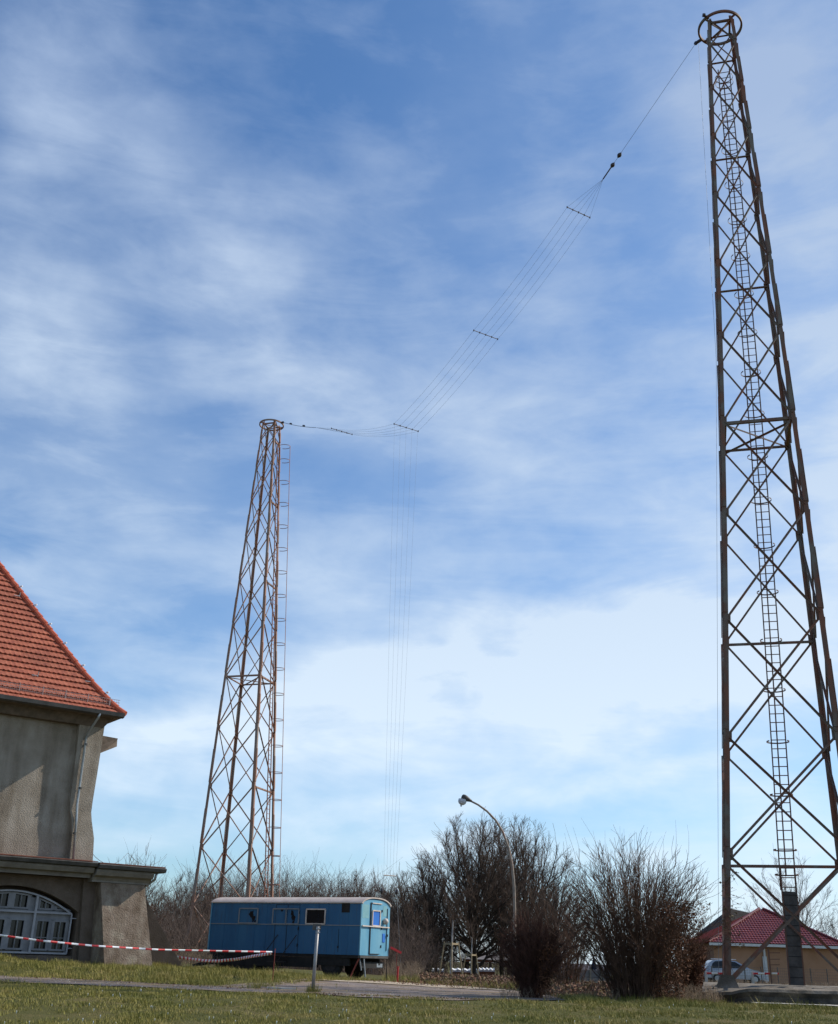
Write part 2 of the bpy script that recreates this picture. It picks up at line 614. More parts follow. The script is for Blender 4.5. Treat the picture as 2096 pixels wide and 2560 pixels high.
M['redpole'] = mat('red_rust_pole', [(0.20, 0.04, 0.03), (0.28, 0.07, 0.05)], 3, 0.7)
M['post'] = mat('galvanised_post', [(0.26, 0.25, 0.24), (0.36, 0.35, 0.34)], 4, 0.5, metal=0.3)
M['lamppole'] = mat('lamp_pole_paint', [(0.20, 0.16, 0.13), (0.30, 0.24, 0.19), (0.26, 0.13, 0.08)], 1.5, 0.6)
M['lamphead'] = mat('lamp_housing', [(0.05, 0.045, 0.04), (0.09, 0.08, 0.07)], 4, 0.5)
M['lampbowl'] = mat('lamp_bowl', [(0.42, 0.45, 0.50), (0.55, 0.57, 0.60)], 6, 0.25, spec=0.5)
M['stake'] = mat('pale_wood', [(0.24, 0.18, 0.10), (0.34, 0.27, 0.17)], 6, 0.85)
M['sapling'] = mat('pale_bark', [(0.26, 0.23, 0.21), (0.42, 0.39, 0.37)], 6, 0.9)
M['bark'] = mat('bark_dark', [(0.035, 0.026, 0.02), (0.065, 0.05, 0.04)], 4, 0.95)
M['twig'] = mat('twigs_brown', [(0.08, 0.053, 0.038), (0.13, 0.088, 0.065)], 2, 0.95)
M['twig_grey'] = mat('twigs_grey', [(0.16, 0.135, 0.12), (0.23, 0.20, 0.18)], 2, 0.95)
M['twig_purple'] = mat('twigs_purple', [(0.095, 0.066, 0.052), (0.15, 0.108, 0.088)], 0.6, 0.95)
M['bush'] = mat('bush_stems', [(0.05, 0.024, 0.016), (0.115, 0.05, 0.034)], 3, 0.9)
M['bush2'] = mat('bush_stems_grey', [(0.07, 0.038, 0.025), (0.15, 0.085, 0.056)], 3, 0.9)
M['dryleaf'] = mat('dry_leaves', [(0.09, 0.035, 0.018), (0.17, 0.075, 0.035)], 5, 0.9)
M['ivy'] = mat('vine_leaves', [(0.09, 0.08, 0.03), (0.20, 0.15, 0.07)], 8, 0.8)
M['litter'] = mat('leaf_litter', [(0.13, 0.055, 0.04), (0.22, 0.12, 0.08), (0.17, 0.15, 0.07)], 4, 0.95)
M['straw'] = mat('dry_stalks', [(0.22, 0.15, 0.10), (0.33, 0.25, 0.17)], 3, 0.95)
M['blade'] = mat('grass_blades', [(0.115, 0.13, 0.022), (0.26, 0.225, 0.05), (0.46, 0.34, 0.15)], 0.9, 0.75, lo=0.32,
                 hi=0.72, detail=9, nrough=0.75)
M['daisy'] = mat('daisy_petals', [(0.75, 0.75, 0.70), (0.8, 0.8, 0.75)], 5, 0.7)


def worn(nt, tc, col):
    L = nt.links.new
    n = N(nt, 'ShaderNodeTexNoise')
    n.inputs['Scale'].default_value = 0.55
    n.inputs['Detail'].default_value = 9
    n.inputs['Roughness'].default_value = 0.7
    mp = N(nt, 'ShaderNodeMapping')
    mp.inputs['Scale'].default_value = (0.45, 1.2, 1)
    L(tc.outputs['Object'], mp.inputs[0])
    L(mp.outputs[0], n.inputs['Vector'])
    r = N(nt, 'ShaderNodeValToRGB')
    r.color_ramp.elements[0].position = 0.46
    r.color_ramp.elements[1].position = 0.62
    L(n.outputs['Fac'], r.inputs[0])
    m = N(nt, 'ShaderNodeMixRGB')
    L(r.outputs[0], m.inputs[0])
    L(col, m.inputs[1])
    m.inputs[2].default_value = (0.20, 0.14, 0.075, 1)
    return m.outputs[0]


M['gravel'] = mat('gravel', [(0.11, 0.088, 0.082), (0.18, 0.145, 0.132), (0.30, 0.245, 0.205)], 1.4, 0.95, 0.6, bscale=40,
                  detail=10, nrough=0.7, lo=0.3, hi=0.7, extra=worn)
M['sand'] = mat('sandy_verge', [(0.30, 0.23, 0.15), (0.45, 0.37, 0.28)], 1.5, 0.95, 0.4, detail=9)
M['redroof_matt'] = mat('red_tile_matt', [(0.11, 0.010, 0.010), (0.16, 0.018, 0.016)], 2, 0.95, spec=0.05)
M['redroof'] = mat('glazed_red_tile', [(0.12, 0.012, 0.009), (0.18, 0.02, 0.014)], 2, 0.28, spec=0.6)
M['darkroof'] = mat('grey_tile', [(0.035, 0.03, 0.027), (0.06, 0.052, 0.047)], 3, 0.85)
M['orange'] = mat('ochre_wall', [(0.33, 0.175, 0.095), (0.40, 0.22, 0.13)], 1.0, 0.9)
M['fascia'] = mat('pale_fascia', [(0.55, 0.54, 0.50), (0.65, 0.63, 0.60)], 3, 0.6)
M['silver'] = mat('silver_paint', [(0.28, 0.30, 0.34), (0.34, 0.36, 0.40)], 2, 0.25, spec=0.6, metal=0.3)
M['fence'] = mat('grey_fence_panel', [(0.16, 0.155, 0.16), (0.24, 0.225, 0.22)], 1.5, 0.9)
M['fencepost'] = mat('fence_post', [(0.20, 0.17, 0.13), (0.32, 0.28, 0.23)], 3, 0.9)
M['farroof'] = mat('far_roof', [(0.05, 0.055, 0.07), (0.09, 0.08, 0.09)], 1, 0.8)
M['navy'] = mat('navy_cloth', [(0.012, 0.018, 0.035), (0.02, 0.03, 0.06)], 3, 0.8)
M['sheet'] = mat('white_sheeting', [(0.62, 0.62, 0.62), (0.8, 0.8, 0.8)], 2, 0.5)
M['wood_dark'] = mat('dark_timber', [(0.05, 0.035, 0.028), (0.09, 0.06, 0.045)], 4, 0.85)
M['brownred'] = mat('red_brown_timber', [(0.13, 0.045, 0.03), (0.20, 0.08, 0.05)], 4, 0.85)
M['shed'] = mat('shed_felt', [(0.12, 0.105, 0.10), (0.19, 0.17, 0.16)], 2, 0.85)


# ground: grass with dry patches
def ground_material():
    m = bpy.data.materials.new('lawn_soil')
    m.use_nodes = True
    nt = m.node_tree
    L = nt.links.new
    b = nt.nodes['Principled BSDF']
    b.inputs['Roughness'].default_value = 0.95
    b.inputs['Specular IOR Level'].default_value = 0.1
    tc = N(nt, 'ShaderNodeTexCoord')

    def nn(sc, de, ro):
        n = N(nt, 'ShaderNodeTexNoise')
        n.inputs['Scale'].default_value = sc
        n.inputs['Detail'].default_value = de
        n.inputs['Roughness'].default_value = ro
        L(tc.outputs['Object'], n.inputs['Vector'])
        return n.outputs['Fac']
    r = N(nt, 'ShaderNodeValToRGB')
    r.color_ramp.elements[0].position = 0.36
    r.color_ramp.elements[0].color = (0.060, 0.068, 0.018, 1)
    r.color_ramp.elements[1].position = 0.68
    r.color_ramp.elements[1].color = (0.20, 0.145, 0.07, 1)
    e = r.color_ramp.elements.new(0.52)
    e.color = (0.105, 0.098, 0.032, 1)
    mixn = wmath('ADD', wmath('MULTIPLY', nn(0.5, 5, 0.6), 0.55, nt=nt), wmath('MULTIPLY', nn(6, 8, 0.8), 0.45, nt=nt), nt=nt)
    L(mixn, r.inputs[0])
    L(r.outputs[0], b.inputs['Base Color'])
    bp = N(nt, 'ShaderNodeBump')
    bp.inputs['Strength'].default_value = 0.8
    bp.inputs['Distance'].default_value = 0.05
    L(nn(25, 5, 0.7), bp.inputs['Height'])
    L(bp.outputs[0], b.inputs['Normal'])
    return m


M['lawn'] = ground_material()


# ------------------------------------------------------------------ ground
def grid_mesh(name, xs, ys, zf, material, kind='structure'):
    V = np.array([(x, y, zf(x, y)) for y in ys for x in xs])
    nx, ny = len(xs), len(ys)
    F = np.array([(j * nx + i, j * nx + i + 1, (j + 1) * nx + i + 1, (j + 1) * nx + i)
                  for j in range(ny - 1) for i in range(nx - 1)])
    o = raw_mesh(name, V, F, material)
    o.data.polygons.foreach_set('use_smooth', [True] * len(o.data.polygons))
    o['kind'] = kind
    return o


xs = sorted(set([round(-30 + 0.6 * i, 2) for i in range(101)] + [-2500, -1200, -600, -300, -160, -90, -60, -42, 42, 60, 90, 160, 300, 600, 1200, 2500]))
ys = sorted(set([round(14 + 0.6 * i, 2) for i in range(90)] + [-60, -20, 0, 8] + [70, 74, 78, 82, 86, 90, 95, 100, 110, 120, 140, 170, 220, 300, 450, 800, 1500, 3000]))
grid_mesh('ground', xs, ys, gz, M['lawn'])


def strip(name, pts, material, lift=0.012, sub=8, jit=0.15, kind='structure'):
    """flat sheet laid on the ground between a near edge and a far edge; pts: (x, ynear, yfar)"""
    V, F = [], []
    cols = []
    for k in range(len(pts) - 1):
        for i in range(sub):
            t = i / sub
            cols.append([pts[k][j] * (1 - t) + pts[k + 1][j] * t for j in range(3)])
    cols.append(list(pts[-1]))
    rows = 16
    for x, a, b in cols:
        a2 = a + jit * mnoise.noise(Vector((x * 1.3, 1, 0)))
        b2 = b + jit * 1.6 * mnoise.noise(Vector((x * 1.1, 7, 0)))
        for j in range(rows + 1):
            y = a2 + (b2 - a2) * j / rows
            V.append((x, y, gz(x, y) + lift))
    for i in range(len(cols) - 1):
        for j in range(rows):
            q = i * (rows + 1) + j
            F.append((q, q + rows + 1, q + rows + 2, q + 1))
    o = raw_mesh(name, np.array(V), np.array(F), material)
    o['kind'] = kind
    return o


strip('gravel_road', [(-15.5, 29.6, 34.2), (-11.4, 30.2, 34.4), (-8, 30.8, 33.8), (-5.6, 31.3, 34.4), (-4.2, 31.2, 36.5), (-2.6, 30.8, 40.5), (-1, 30.0, 44), (1.2, 29.8, 46),
                      (3.2, 31, 44), (4.6, 33, 40)], M['gravel'], lift=0.02, jit=0.35)
strip('sandy_verge', [(-3.4, 38.0, 40.2), (-2.0, 39.5, 42.6), (-0.8, 40.6, 45.2), (0.8, 41.4, 46.0), (2.4, 42.0, 45.0), (3.6, 41.5, 43)], M['sand'], lift=0.04, jit=0.5)


# grass: blades scattered on the lawn as one stuff object
def on_road(x, y):
    if -15 < x < -4.2:
        return 30.7 < y < 33.9
    if x > 9.2 and y > 32.6:
        return True
    if -4.2 <= x < 4.5:
        t = (x + 4.2) / 8.7
        far = 34.5 + 10 * min(1, (x + 4.2) / 3.5)
        if x > 3:
            far = 44 - (x - 3) * 2.5
        return 30.9 < y < far
    return False


def grass():
    rs = np.random.RandomState(3)
    V, F = [], []
    zones = [(-11, 12, 19.5, 31.5, 70000, 0.046, 1.0), (-17, -1, 32.8, 46, 40000, 0.10, 1.0), (3.5, 12, 31, 36, 14000, 0.09, 0.8),
             (-1, 14, 44, 62, 9000, 0.16, 0.7)]
    P = []
    for x0, x1, y0, y1, n, h, g in zones:
        X = rs.uniform(x0, x1, n)
        Y = rs.uniform(y0, y1, n)
        for x, y in zip(X, Y):
            if on_road(x, y):
                if rs.rand() > (0.03 if not on_road(x, y + 0.45) or not on_road(x, y - 0.45) else 0.012) * (6 if not on_road(x, y + 0.3) or not on_road(x, y - 0.3) else 1):
                    continue
            cl = mnoise.noise(Vector((x * 0.9, y * 0.9, 5)))
            cl2 = mnoise.noise(Vector((x * 0.35, y * 0.5, 11)))
            if rs.rand() > 0.78 + cl * 0.7 + min(0, cl2) * 1.3:
                continue
            P.append((x, y, gz(x, y), h * rs.uniform(0.5, 1.6) * (1 + 1.1 * cl) * (2.2 if rs.rand() < 0.012 else 1)))
    P = np.array(P)
    n = len(P)
    b = 3
    V = np.zeros((n * b, 3, 3))
    for k in range(b):
        a = rs.uniform(0, 2 * math.pi, n)
        lean = rs.uniform(0.1, 0.9, n) * P[:, 3]
        ox = rs.uniform(-0.03, 0.03, n)
        oy = rs.uniform(-0.03, 0.03, n)
        w = rs.uniform(0.004, 0.009, n)
        bx, by = P[:, 0] + ox, P[:, 1] + oy
        V[k::b, 0] = np.stack([bx - np.sin(a) * w, by + np.cos(a) * w, P[:, 2] - 0.01], 1)
        V[k::b, 1] = np.stack([bx + np.sin(a) * w, by - np.cos(a) * w, P[:, 2] - 0.01], 1)
        V[k::b, 2] = np.stack([bx + np.cos(a) * lean, by + np.sin(a) * lean, P[:, 2] + P[:, 3]], 1)
    V = V.reshape(-1, 3)
    F = np.arange(len(V)).reshape(-1, 3)
    o = raw_mesh('grass', V, F, M['blade'])
    tag(o, 'short green and straw coloured lawn grass in the foreground and on the bank', 'grass', kind='stuff')
    # daisies
    mb = MB()
    for _ in range(110):
        x, y = rnd.uniform(-8, 9), rnd.uniform(20, 31)
        z = gz(x, y) + rnd.uniform(0.05, 0.08)
        r = rnd.uniform(0.006, 0.011)
        c = Vector((x, y, z))
        ring = [c + Vector((math.cos(a) * r, math.sin(a) * r, 0.004 * math.sin(a * 2))) for a in [k * math.pi / 3 for k in range(6)]]
        mb.add(ring + [c + Vector((0, 0, 0.006)), c - Vector((0, 0, 0.06))], [(k, (k + 1) % 6, 6) for k in range(6)] + [(0, 3, 7)])
    o = mb.build('daisies', M['daisy'])
    tag(o, 'tiny white daisies dotted through the foreground lawn', 'flowers', kind='stuff')


grass()


# ------------------------------------------------------------------ bare plants
def grow(segs, p, d, ln, r, lvl, cfg, rg):
    """recursive bare branch; appends rows to segs[lvl]"""
    ns = cfg['seg'][lvl]
    kids = cfg['kids'][lvl] if lvl < len(cfg['kids']) else 0
    step = ln / ns
    rr = r
    rend = max(r * cfg['taper'][lvl], cfg['rmin'])
    wob, upw = cfg['wob'][lvl], cfg['up'][lvl]
    pts = [Vector(p)]
    ds = []
    for i in range(ns):
        d = (d + Vector((rg.gauss(0, wob), rg.gauss(0, wob), rg.gauss(0, wob * 0.7) + upw))).normalized()
        q = pts[-1] + d * step
        r1 = r + (rend - r) * (i + 1) / ns
        segs[min(lvl, len(segs) - 1)].append((*pts[-1], *q, rr, r1))
        rr = r1
        pts.append(q)
        ds.append(d.copy())
    if lvl + 1 < cfg['levels']:
        for k in range(kids):
            t = cfg['start'][lvl] + (1 - cfg['start'][lvl]) * (k + rg.random()) / kids
            t = min(t, 0.999)
            i = min(int(t * ns), ns - 1)
            f = t * ns - i
            q = pts[i].lerp(pts[i + 1], f)
            dd = ds[i]
            a = rg.uniform(0, 2 * math.pi)
            s = Vector((math.cos(a), math.sin(a), rg.uniform(-0.3, 0.3)))
            s = (s - dd * s.dot(dd)).normalized()
            ang = math.radians(rg.uniform(*cfg['ang'][lvl]))
            nd = dd * math.cos(ang) + s * math.sin(ang)
            rl = r + (rend - r) * t
            L = ln * cfg['len'][lvl] * (1 - 0.45 * t) * rg.uniform(0.75, 1.2)
            grow(segs, q, nd, L, max(rl * cfg['rad'][lvl], cfg['rmin']), lvl + 1, cfg, rg)


TREE = dict(levels=5, seg=[6, 6, 5, 4, 3], kids=[13, 9, 7, 6], taper=[0.35, 0.3, 0.35, 0.5, 0.6], rmin=0.007,
            wob=[0.05, 0.11, 0.15, 0.2, 0.22], up=[0.05, 0.10, 0.07, 0.05, 0.03], start=[0.22, 0.18, 0.15, 0.1],
            ang=[(22, 55), (25, 55), (25, 60), (25, 65)], len=[0.62, 0.50, 0.48, 0.45], rad=[0.5, 0.5, 0.5, 0.6])


def make_tree(cfg, h, r, seed, name, label, cat, mats, lean=(0, 0), group=None, stems=1, spread=0.0, fork=0.0):
    rg = random.Random(seed)
    segs = [[], []]
    S2 = [[], [], [], [], []]
    for k in range(stems):
        a = 2 * math.pi * (k + rg.random() * 0.6) / stems
        d = Vector((math.cos(a) * spread + lean[0], math.sin(a) * spread + lean[1], 1)).normalized()
        p = Vector((math.cos(a) * 0.25 * (stems > 1), math.sin(a) * 0.25 * (stems > 1), -0.1))
        grow(S2, p, d, h * rg.uniform(0.86, 1.0) * 0.8, r, 0, cfg, rg)
    o = empty(name, (0, 0, 0), label, cat, group)
    segs_mesh('trunk', S2[0] + S2[1], mats[0], o, 5)
    segs_mesh('crown', S2[2] + S2[3] + S2[4], mats[1], o, 3)
    return o


def put(o, px, Y, s=1.0, rot=0.0, label=None, group=None, base=None):
    p = at(px, 2420, Y)
    o.location = (p.x, p.y, (gz(p.x, p.y) if base is None else base) - 0.05)
    o.rotation_euler = (0, 0, rot)
    o.scale = (s, s, s)
    if label:
        o['label'] = label
    if group:
        o['group'] = group
    return o


def crown_tree(name, label, H, R, zb, seed, mats, nl=16, n2=9, n3=7, n4=6, group=None, rt=0.0085, cat='tree', low=-0.15, tr=0.16):
    """bare broad crown: limbs fan from the trunk to points spread evenly over a dome, each ramified three more times"""
    rg = random.Random(seed)
    big, fine = [], []
    cz = zb + 0.22 * (H - zb)

    def inside(p):
        k = 1.0 + 0.10 * mnoise.noise(Vector((p.x * 0.5, p.y * 0.5, p.z * 0.5 + seed)))
        z = (p.z - cz) / (H - cz) if p.z > cz else (p.z - cz) / (cz - 0.3 * zb + 0.6)
        return (p.x * p.x + p.y * p.y) / (R * R) + z * z < k * k

    def chain(p, d, L, n, r0, r1, wob, upw, out):
        pts = [p]
        ds = []
        for i in range(n):
            d = (d + Vector((rg.gauss(0, wob), rg.gauss(0, wob), rg.gauss(0, wob) + upw))).normalized()
            q = pts[-1] + d * (L / n)
            out.append((*pts[-1], *q, r0 + (r1 - r0) * i / n, r0 + (r1 - r0) * (i + 1) / n))
            pts.append(q)
            ds.append(d)
        return pts, ds

    def kids(pts, ds, n, t0):
        m = len(pts) - 1
        for k in range(n):
            t = t0 + (1 - t0) * (k + rg.random()) / n
            f = min(t, 0.999) * m
            i = int(f)
            yield pts[i].lerp(pts[i + 1], f - i), ds[i], t

    def side(d):
        v = Vector((rg.gauss(0, 1), rg.gauss(0, 1), rg.gauss(0, 1)))
        return (v - d * v.dot(d)).normalized()
    # trunk
    tp, tds = chain(Vector((0, 0, -0.3)), Vector((0, 0, 1)), zb + 0.3 + 0.35 * (H - zb), 8, tr, tr * 0.45, 0.03, 0.03, big)
    ga = 2.39996
    for k in range(nl):
        zc = low + (1 - low) * (k + 0.5) / nl
        a = k * ga + rg.uniform(-0.3, 0.3)
        s_ = math.sqrt(max(0, 1 - zc * zc))
        tgt = Vector((math.cos(a) * s_ * R, math.sin(a) * s_ * R, cz + zc * (H - cz if zc > 0 else cz - 0.4))) * 1.0
        tgt = Vector((tgt.x, tgt.y, tgt.z)) * 1.0
        tgt.x *= rg.uniform(0.84, 0.98)
        tgt.y *= rg.uniform(0.84, 0.98)
        st = tp[2 + min(6, int(max(0, zc) * 5 + rg.random() * 1.2))]
        v = tgt - st
        ctrl = st + v * 0.45 + Vector((0, 0, -0.06 * v.length if zc < 0.8 else 0)) + side(v.normalized()) * v.length * 0.06
        n = 9
        pts = [st]
        ds = []
        r0 = tr * rg.uniform(0.32, 0.5)
        for i in range(1, n + 1):
            t = i / n
            q = st * (1 - t) ** 2 + ctrl * 2 * t * (1 - t) + tgt * t * t + Vector((rg.gauss(0, 1), rg.gauss(0, 1), rg.gauss(0, 1))) * 0.012 * v.length
            ds.append((q - pts[-1]).normalized())
            big.append((*pts[-1], *q, r0 * (1 - 0.8 * (t - 1 / n)), r0 * (1 - 0.8 * t)))
            pts.append(q)
        for p2, d2, t2 in kids(pts, ds, n2, 0.18):
            outw = Vector((p2.x, p2.y, (p2.z - cz) * 0.6))
            outw = outw.normalized() if outw.length > 0.1 else Vector((0, 0, 1))
            e = (d2 * 0.9 + side(d2) * rg.uniform(0.45, 0.9) + outw * 0.35 + Vector((0, 0, 0.25))).normalized()
            L2 = (0.26 * R + 0.14 * (H - zb)) * (1.15 - 0.6 * t2) * rg.uniform(0.7, 1.2)
            ra = max(r0 * (1 - 0.8 * t2) * 0.6, rt * 1.6)
            q2, e2 = chain(p2, e, L2, 5, ra, rt * 1.3, 0.12, 0.06, big if ra > rt * 2.6 else fine)
            for p3, d3, t3 in kids(q2, e2, n3, 0.12):
                if not inside(p3):
                    continue
                e = (d3 * 0.95 + side(d3) * rg.uniform(0.45, 0.95) + Vector((0, 0, 0.22))).normalized()
                L3 = L2 * 0.5 * (1.15 - 0.5 * t3) * rg.uniform(0.6, 1.2)
                q3, e3 = chain(p3, e, L3, 3, rt * 1.25, rt * 0.9, 0.15, 0.05, fine)
                for p4, d4, t4 in kids(q3, e3, n4, 0.1):
                    if not inside(p4):
                        continue
                    e = (d4 + side(d4) * rg.uniform(0.4, 0.9) + Vector((0, 0, 0.18))).normalized()
                    chain(p4, e, L3 * rg.uniform(0.35, 0.7), 2, rt * 0.85, rt * 0.5, 0.16, 0.04, fine)
    o = empty(name, (0, 0, 0), label, cat, group)
    segs_mesh('trunk', big, mats[0], o, 5)
    segs_mesh('crown', fine, mats[1], o, 3)
    o['h'] = float(max(r[5] for r in fine))
    return o


# the woods behind the trailer
WOOD = 'bare trees of the wood behind the trailer'
W1 = (M['bark'], M['twig_purple'])
protos = [crown_tree('bare_tree', 'x', 9.0, 3.5, 1.0, 11, W1, 15, 8, 7, 5),
          crown_tree('bare_tree', 'x', 9.0, 2.9, 2.0, 12, (M['bark'], M['twig']), 14, 8, 7, 5),
          crown_tree('bare_tree', 'x', 9.0, 4.0, 0.9, 13, W1, 18, 8, 7, 5)]
used = [0, 0, 0]
# px, top py, Y, kind, label
woods = [
    (352, 2215, 92, 0, 'bare tree at the left edge of the wood just above the annex buttress'),
    (392, 2200, 84, 2, 'bare brown tree between the building and the far lattice tower'),
    (437, 2172, 88, 0, 'taller bare tree against the left leg of the far lattice tower'),
    (482, 2190, 95, 1, 'bare tree seen through the left bay of the far lattice tower'),
    (530, 2193, 90, 2, 'bare tree behind the left end of the blue trailer roof'),
    (578, 2203, 98, 0, 'bare tree seen through the middle of the far tower base'),
    (622, 2193, 92, 1, 'bare tree seen through the right bay of the far tower base'),
    (668, 2203, 99, 2, 'bare tree behind the ladder foot of the far tower'),
    (715, 2173, 94, 0, 'bare tree just right of the far tower above the trailer roof'),
    (760, 2183, 100, 1, 'round crowned bare tree above the middle of the trailer roof'),
    (800, 2188, 93, 2, 'low bare tree above the dark window of the trailer'),
    (845, 2193, 99, 0, 'bare tree above the roof vent of the trailer'),
    (888, 2158, 96, 1, 'bare tree above the right front corner of the trailer'),
    (935, 2158, 102, 2, 'bare tree behind the lower ends of the antenna down leads'),
    (972, 2213, 92, 0, 'bare tree directly right of the trailer end wall'),
    (1008, 2165, 88, 1, 'bare tree between the trailer and the saplings'),
    (1050, 2150, 94, 2, 'bare tree filling the gap left of the big crown'),
    (1092, 2180, 100, 0, 'small bare tree behind the staked sapling'),
    (410, 2330, 74, 1, 'slim young bare tree with pale stem beside the buttress'),
    (362, 2300, 72, 0, 'low bare tree directly behind the end of the annex'),
    (1030, 2300, 72, 2, 'low bare tree just right of the red marker pole'),
    (1075, 2330, 80, 0, 'low bare tree left of the staked sapling'),
    (690, 2183, 108, 2, 'bare tree in the second row just right of the far tower ladder'),
    (825, 2178, 110, 0, 'bare tree in the second row right of the dark trailer window'),
    (545, 2178, 108, 2, 'bare tree in the second row behind the middle legs of the far tower'),
    (460, 2160, 104, 0, 'tallest bare tree of the left wood, between the two left tower legs'),
    (905, 2178, 110, 2, 'bare tree in the second row above the trailer end wall'),
    (600, 2190, 112, 0, 'bare tree of the back row showing between the far tower legs'),
    (640, 2178, 106, 1, 'back row bare tree right beside the far tower ladder cage'),
    (735, 2190, 112, 2, 'back row bare tree above the trailer side doors'),
    (780, 2182, 106, 0, 'back row bare tree above the dark trailer window'),
    (865, 2176, 113, 2, 'back row bare tree above the vent end of the trailer'),
    (955, 2195, 112, 1, 'back row bare tree between the two down lead insulators'),
    (505, 2180, 112, 1, 'back row bare tree above the left end of the trailer'),
]

for (px, py, Y, k, lb) in woods:
    o = protos[k] if not used[k] else copy_tree(protos[k])
    used[k] += 1
    top = at(px, py, Y).z
    b = gz(at(px, 2420, Y).x, Y)
    put(o, px, Y, (top - b) / o['h'], rnd.uniform(0, 6.28), lb, WOOD)

# the big trees in the middle
BG = 'large bare trees in the middle distance'
BM = (M['bark'], M['twig'])
for (px, py, Y, H, R, sd, na, lb) in [
    (1185, 2012, 95, 13.0, 6.0, 21, 46, 'largest bare tree with a broad round crown left of the lamp pole'),
    (1322, 2034, 99, 12.5, 5.0, 22, 34, 'big bare tree with spreading crown just right of the lamp pole'),
    (1062, 2115, 92, 10.0, 3.4, 23, 18, 'slimmer bare tree on the left flank of the big round crown'),
    (1258, 2026, 104, 12.5, 4.0, 25, 20, 'bare tree filling the crown gap directly behind the lamp pole'),
    (1385, 2180, 88, 7.0, 3.6, 24, 18, 'low bare tree between the two shrubs'),
]:
    o = crown_tree('bare_oak', lb, H, R, 1.8, sd, BM, na, 9, 7, 6, group=BG, tr=0.24, rt=0.009, low=0.03)
    b = gz(at(px, 2420, Y).x, Y)
    put(o, px, Y, (at(px, py, Y).z - b) / o['h'], 0)
o = crown_tree('bare_tree', 'pale grey bare tree behind the red roofed house', 11.5, 4.6, 2.0, 31, (M['twig_grey'], M['twig_grey']), 18, 8, 6, 5, rt=0.008)
put(o, 1990, 112, (at(1990, 2108, 112).z - 0.6) / o['h'], 0.5, base=0.6)
o = copy_tree(o)
put(o, 2110, 108, (at(2096, 2235, 108).z - 0.6) / o['h'], 2.5, 'smaller pale bare tree at the right edge behind the house', base=0.6)


# thickets: uncountable brush
def thicket(name, label, boxes, mt, seed, leaf=None):
    rg = random.Random(seed)
    segs = []
    for (px0, px1, Y0, Y1, n, hlo, hhi, r) in boxes:
        for _ in range(n):
            Y = rg.uniform(Y0, Y1)
            p = at(rg.uniform(px0, px1), 2420, Y)
            z = gz(p.x, p.y)
            d = Vector((rg.gauss(0, 0.22), rg.gauss(0, 0.22), 1)).normalized()
            h = rg.uniform(hlo, hhi)
            q = Vector((p.x, p.y, z - 0.05))
            for i in range(4):
                d = (d + Vector((rg.gauss(0, 0.14), rg.gauss(0, 0.14), 0.03))).normalized()
                q2 = q + d * h / 4
                segs.append((*q, *q2, r * (1 - i * 0.2), r * (0.8 - i * 0.2)))
                if i > 0:
                    for _k in range(3):
                        e = (d + Vector((rg.gauss(0, 0.7), rg.gauss(0, 0.7), rg.gauss(0.1, 0.3)))).normalized()
                        t = q.lerp(q2, rg.random())
                        segs.append((*t, *(t + e * h * rg.uniform(0.1, 0.28)), r * 0.45, r * 0.25))
                q = q2
    o = segs_mesh(name, segs, mt)
    tag(o, label, 'undergrowth', kind='stuff')
    return o


thicket('thicket', 'brown leafless thicket along the foot of the wood',
        [(330, 1060, 62, 80, 1500, 1.2, 3.4, 0.014), (330, 1070, 86, 112, 1500, 2.5, 6.0, 0.02), (1070, 1400, 122, 135, 700, 2.5, 6.0, 0.02), (470, 1010, 100, 124, 1300, 6.0, 9.3, 0.022),
         (1290, 1380, 60, 75, 160, 1.0, 2.2, 0.014)], M['twig_purple'], 41)
thicket('dry_stalks', 'knee high straw coloured stalks behind the gravel road and by the fence',
        [(1000, 1290, 55, 66, 700, 0.12, 0.42, 0.007), (960, 1060, 55, 62, 300, 0.3, 0.9, 0.008), (1360, 1560, 46, 60, 700, 0.12, 0.4, 0.007),
         (1700, 2110, 50, 72, 900, 0.2, 0.55, 0.008), (400, 560, 50, 62, 300, 0.3, 0.9, 0.008)], M['straw'], 42)


def leaf_scatter(name, label, areas, mt, seed, size=0.05):
    rg = random.Random(seed)
    V, F = [], []
    for (px0, px1, Y0, Y1, n, hmax) in areas:
        for _ in range(n):
            Y = rg.uniform(Y0, Y1)
            p = at(rg.uniform(px0, px1), 2420, Y)
            z = gz(p.x, p.y) + hmax * rg.random() ** 2
            c = Vector((p.x, p.y, z))
            a = Vector((rg.gauss(0, 1), rg.gauss(0, 1), rg.gauss(0, 1))).normalized() * size * rg.uniform(0.5, 1.3)
            b = Vector((rg.gauss(0, 1), rg.gauss(0, 1), rg.gauss(0, 1))).normalized() * size * rg.uniform(0.5, 1.3)
            k = len(V)
            V += [tuple(c - a), tuple(c + b), tuple(c + a), tuple(c - b)]
            F.append((k, k + 1, k + 2, k + 3))
    o = raw_mesh(name, np.array(V), np.array(F), mt)
    tag(o, label, 'leaves', kind='stuff')
    return o


leaf_scatter('leaf_litter', 'reddish brown fallen leaves under the saplings and shrubs',
             [(1050, 1300, 48, 62, 9000, 0.35), (1360, 1800, 37, 50, 8000, 0.35), (1000, 1300, 45, 52, 1500, 0.1),
              (1560, 1800, 34.5, 37, 1800, 0.15)], M['litter'], 43)


thicket('weeds', 'dry weeds and low sprouts along the plinth and shrub feet', [(1690, 1800, 33.2, 35.0, 260, 0.15, 0.6, 0.006), (1250, 1720, 33.4, 35.5, 320, 0.1, 0.4, 0.006)], M['straw'], 46)
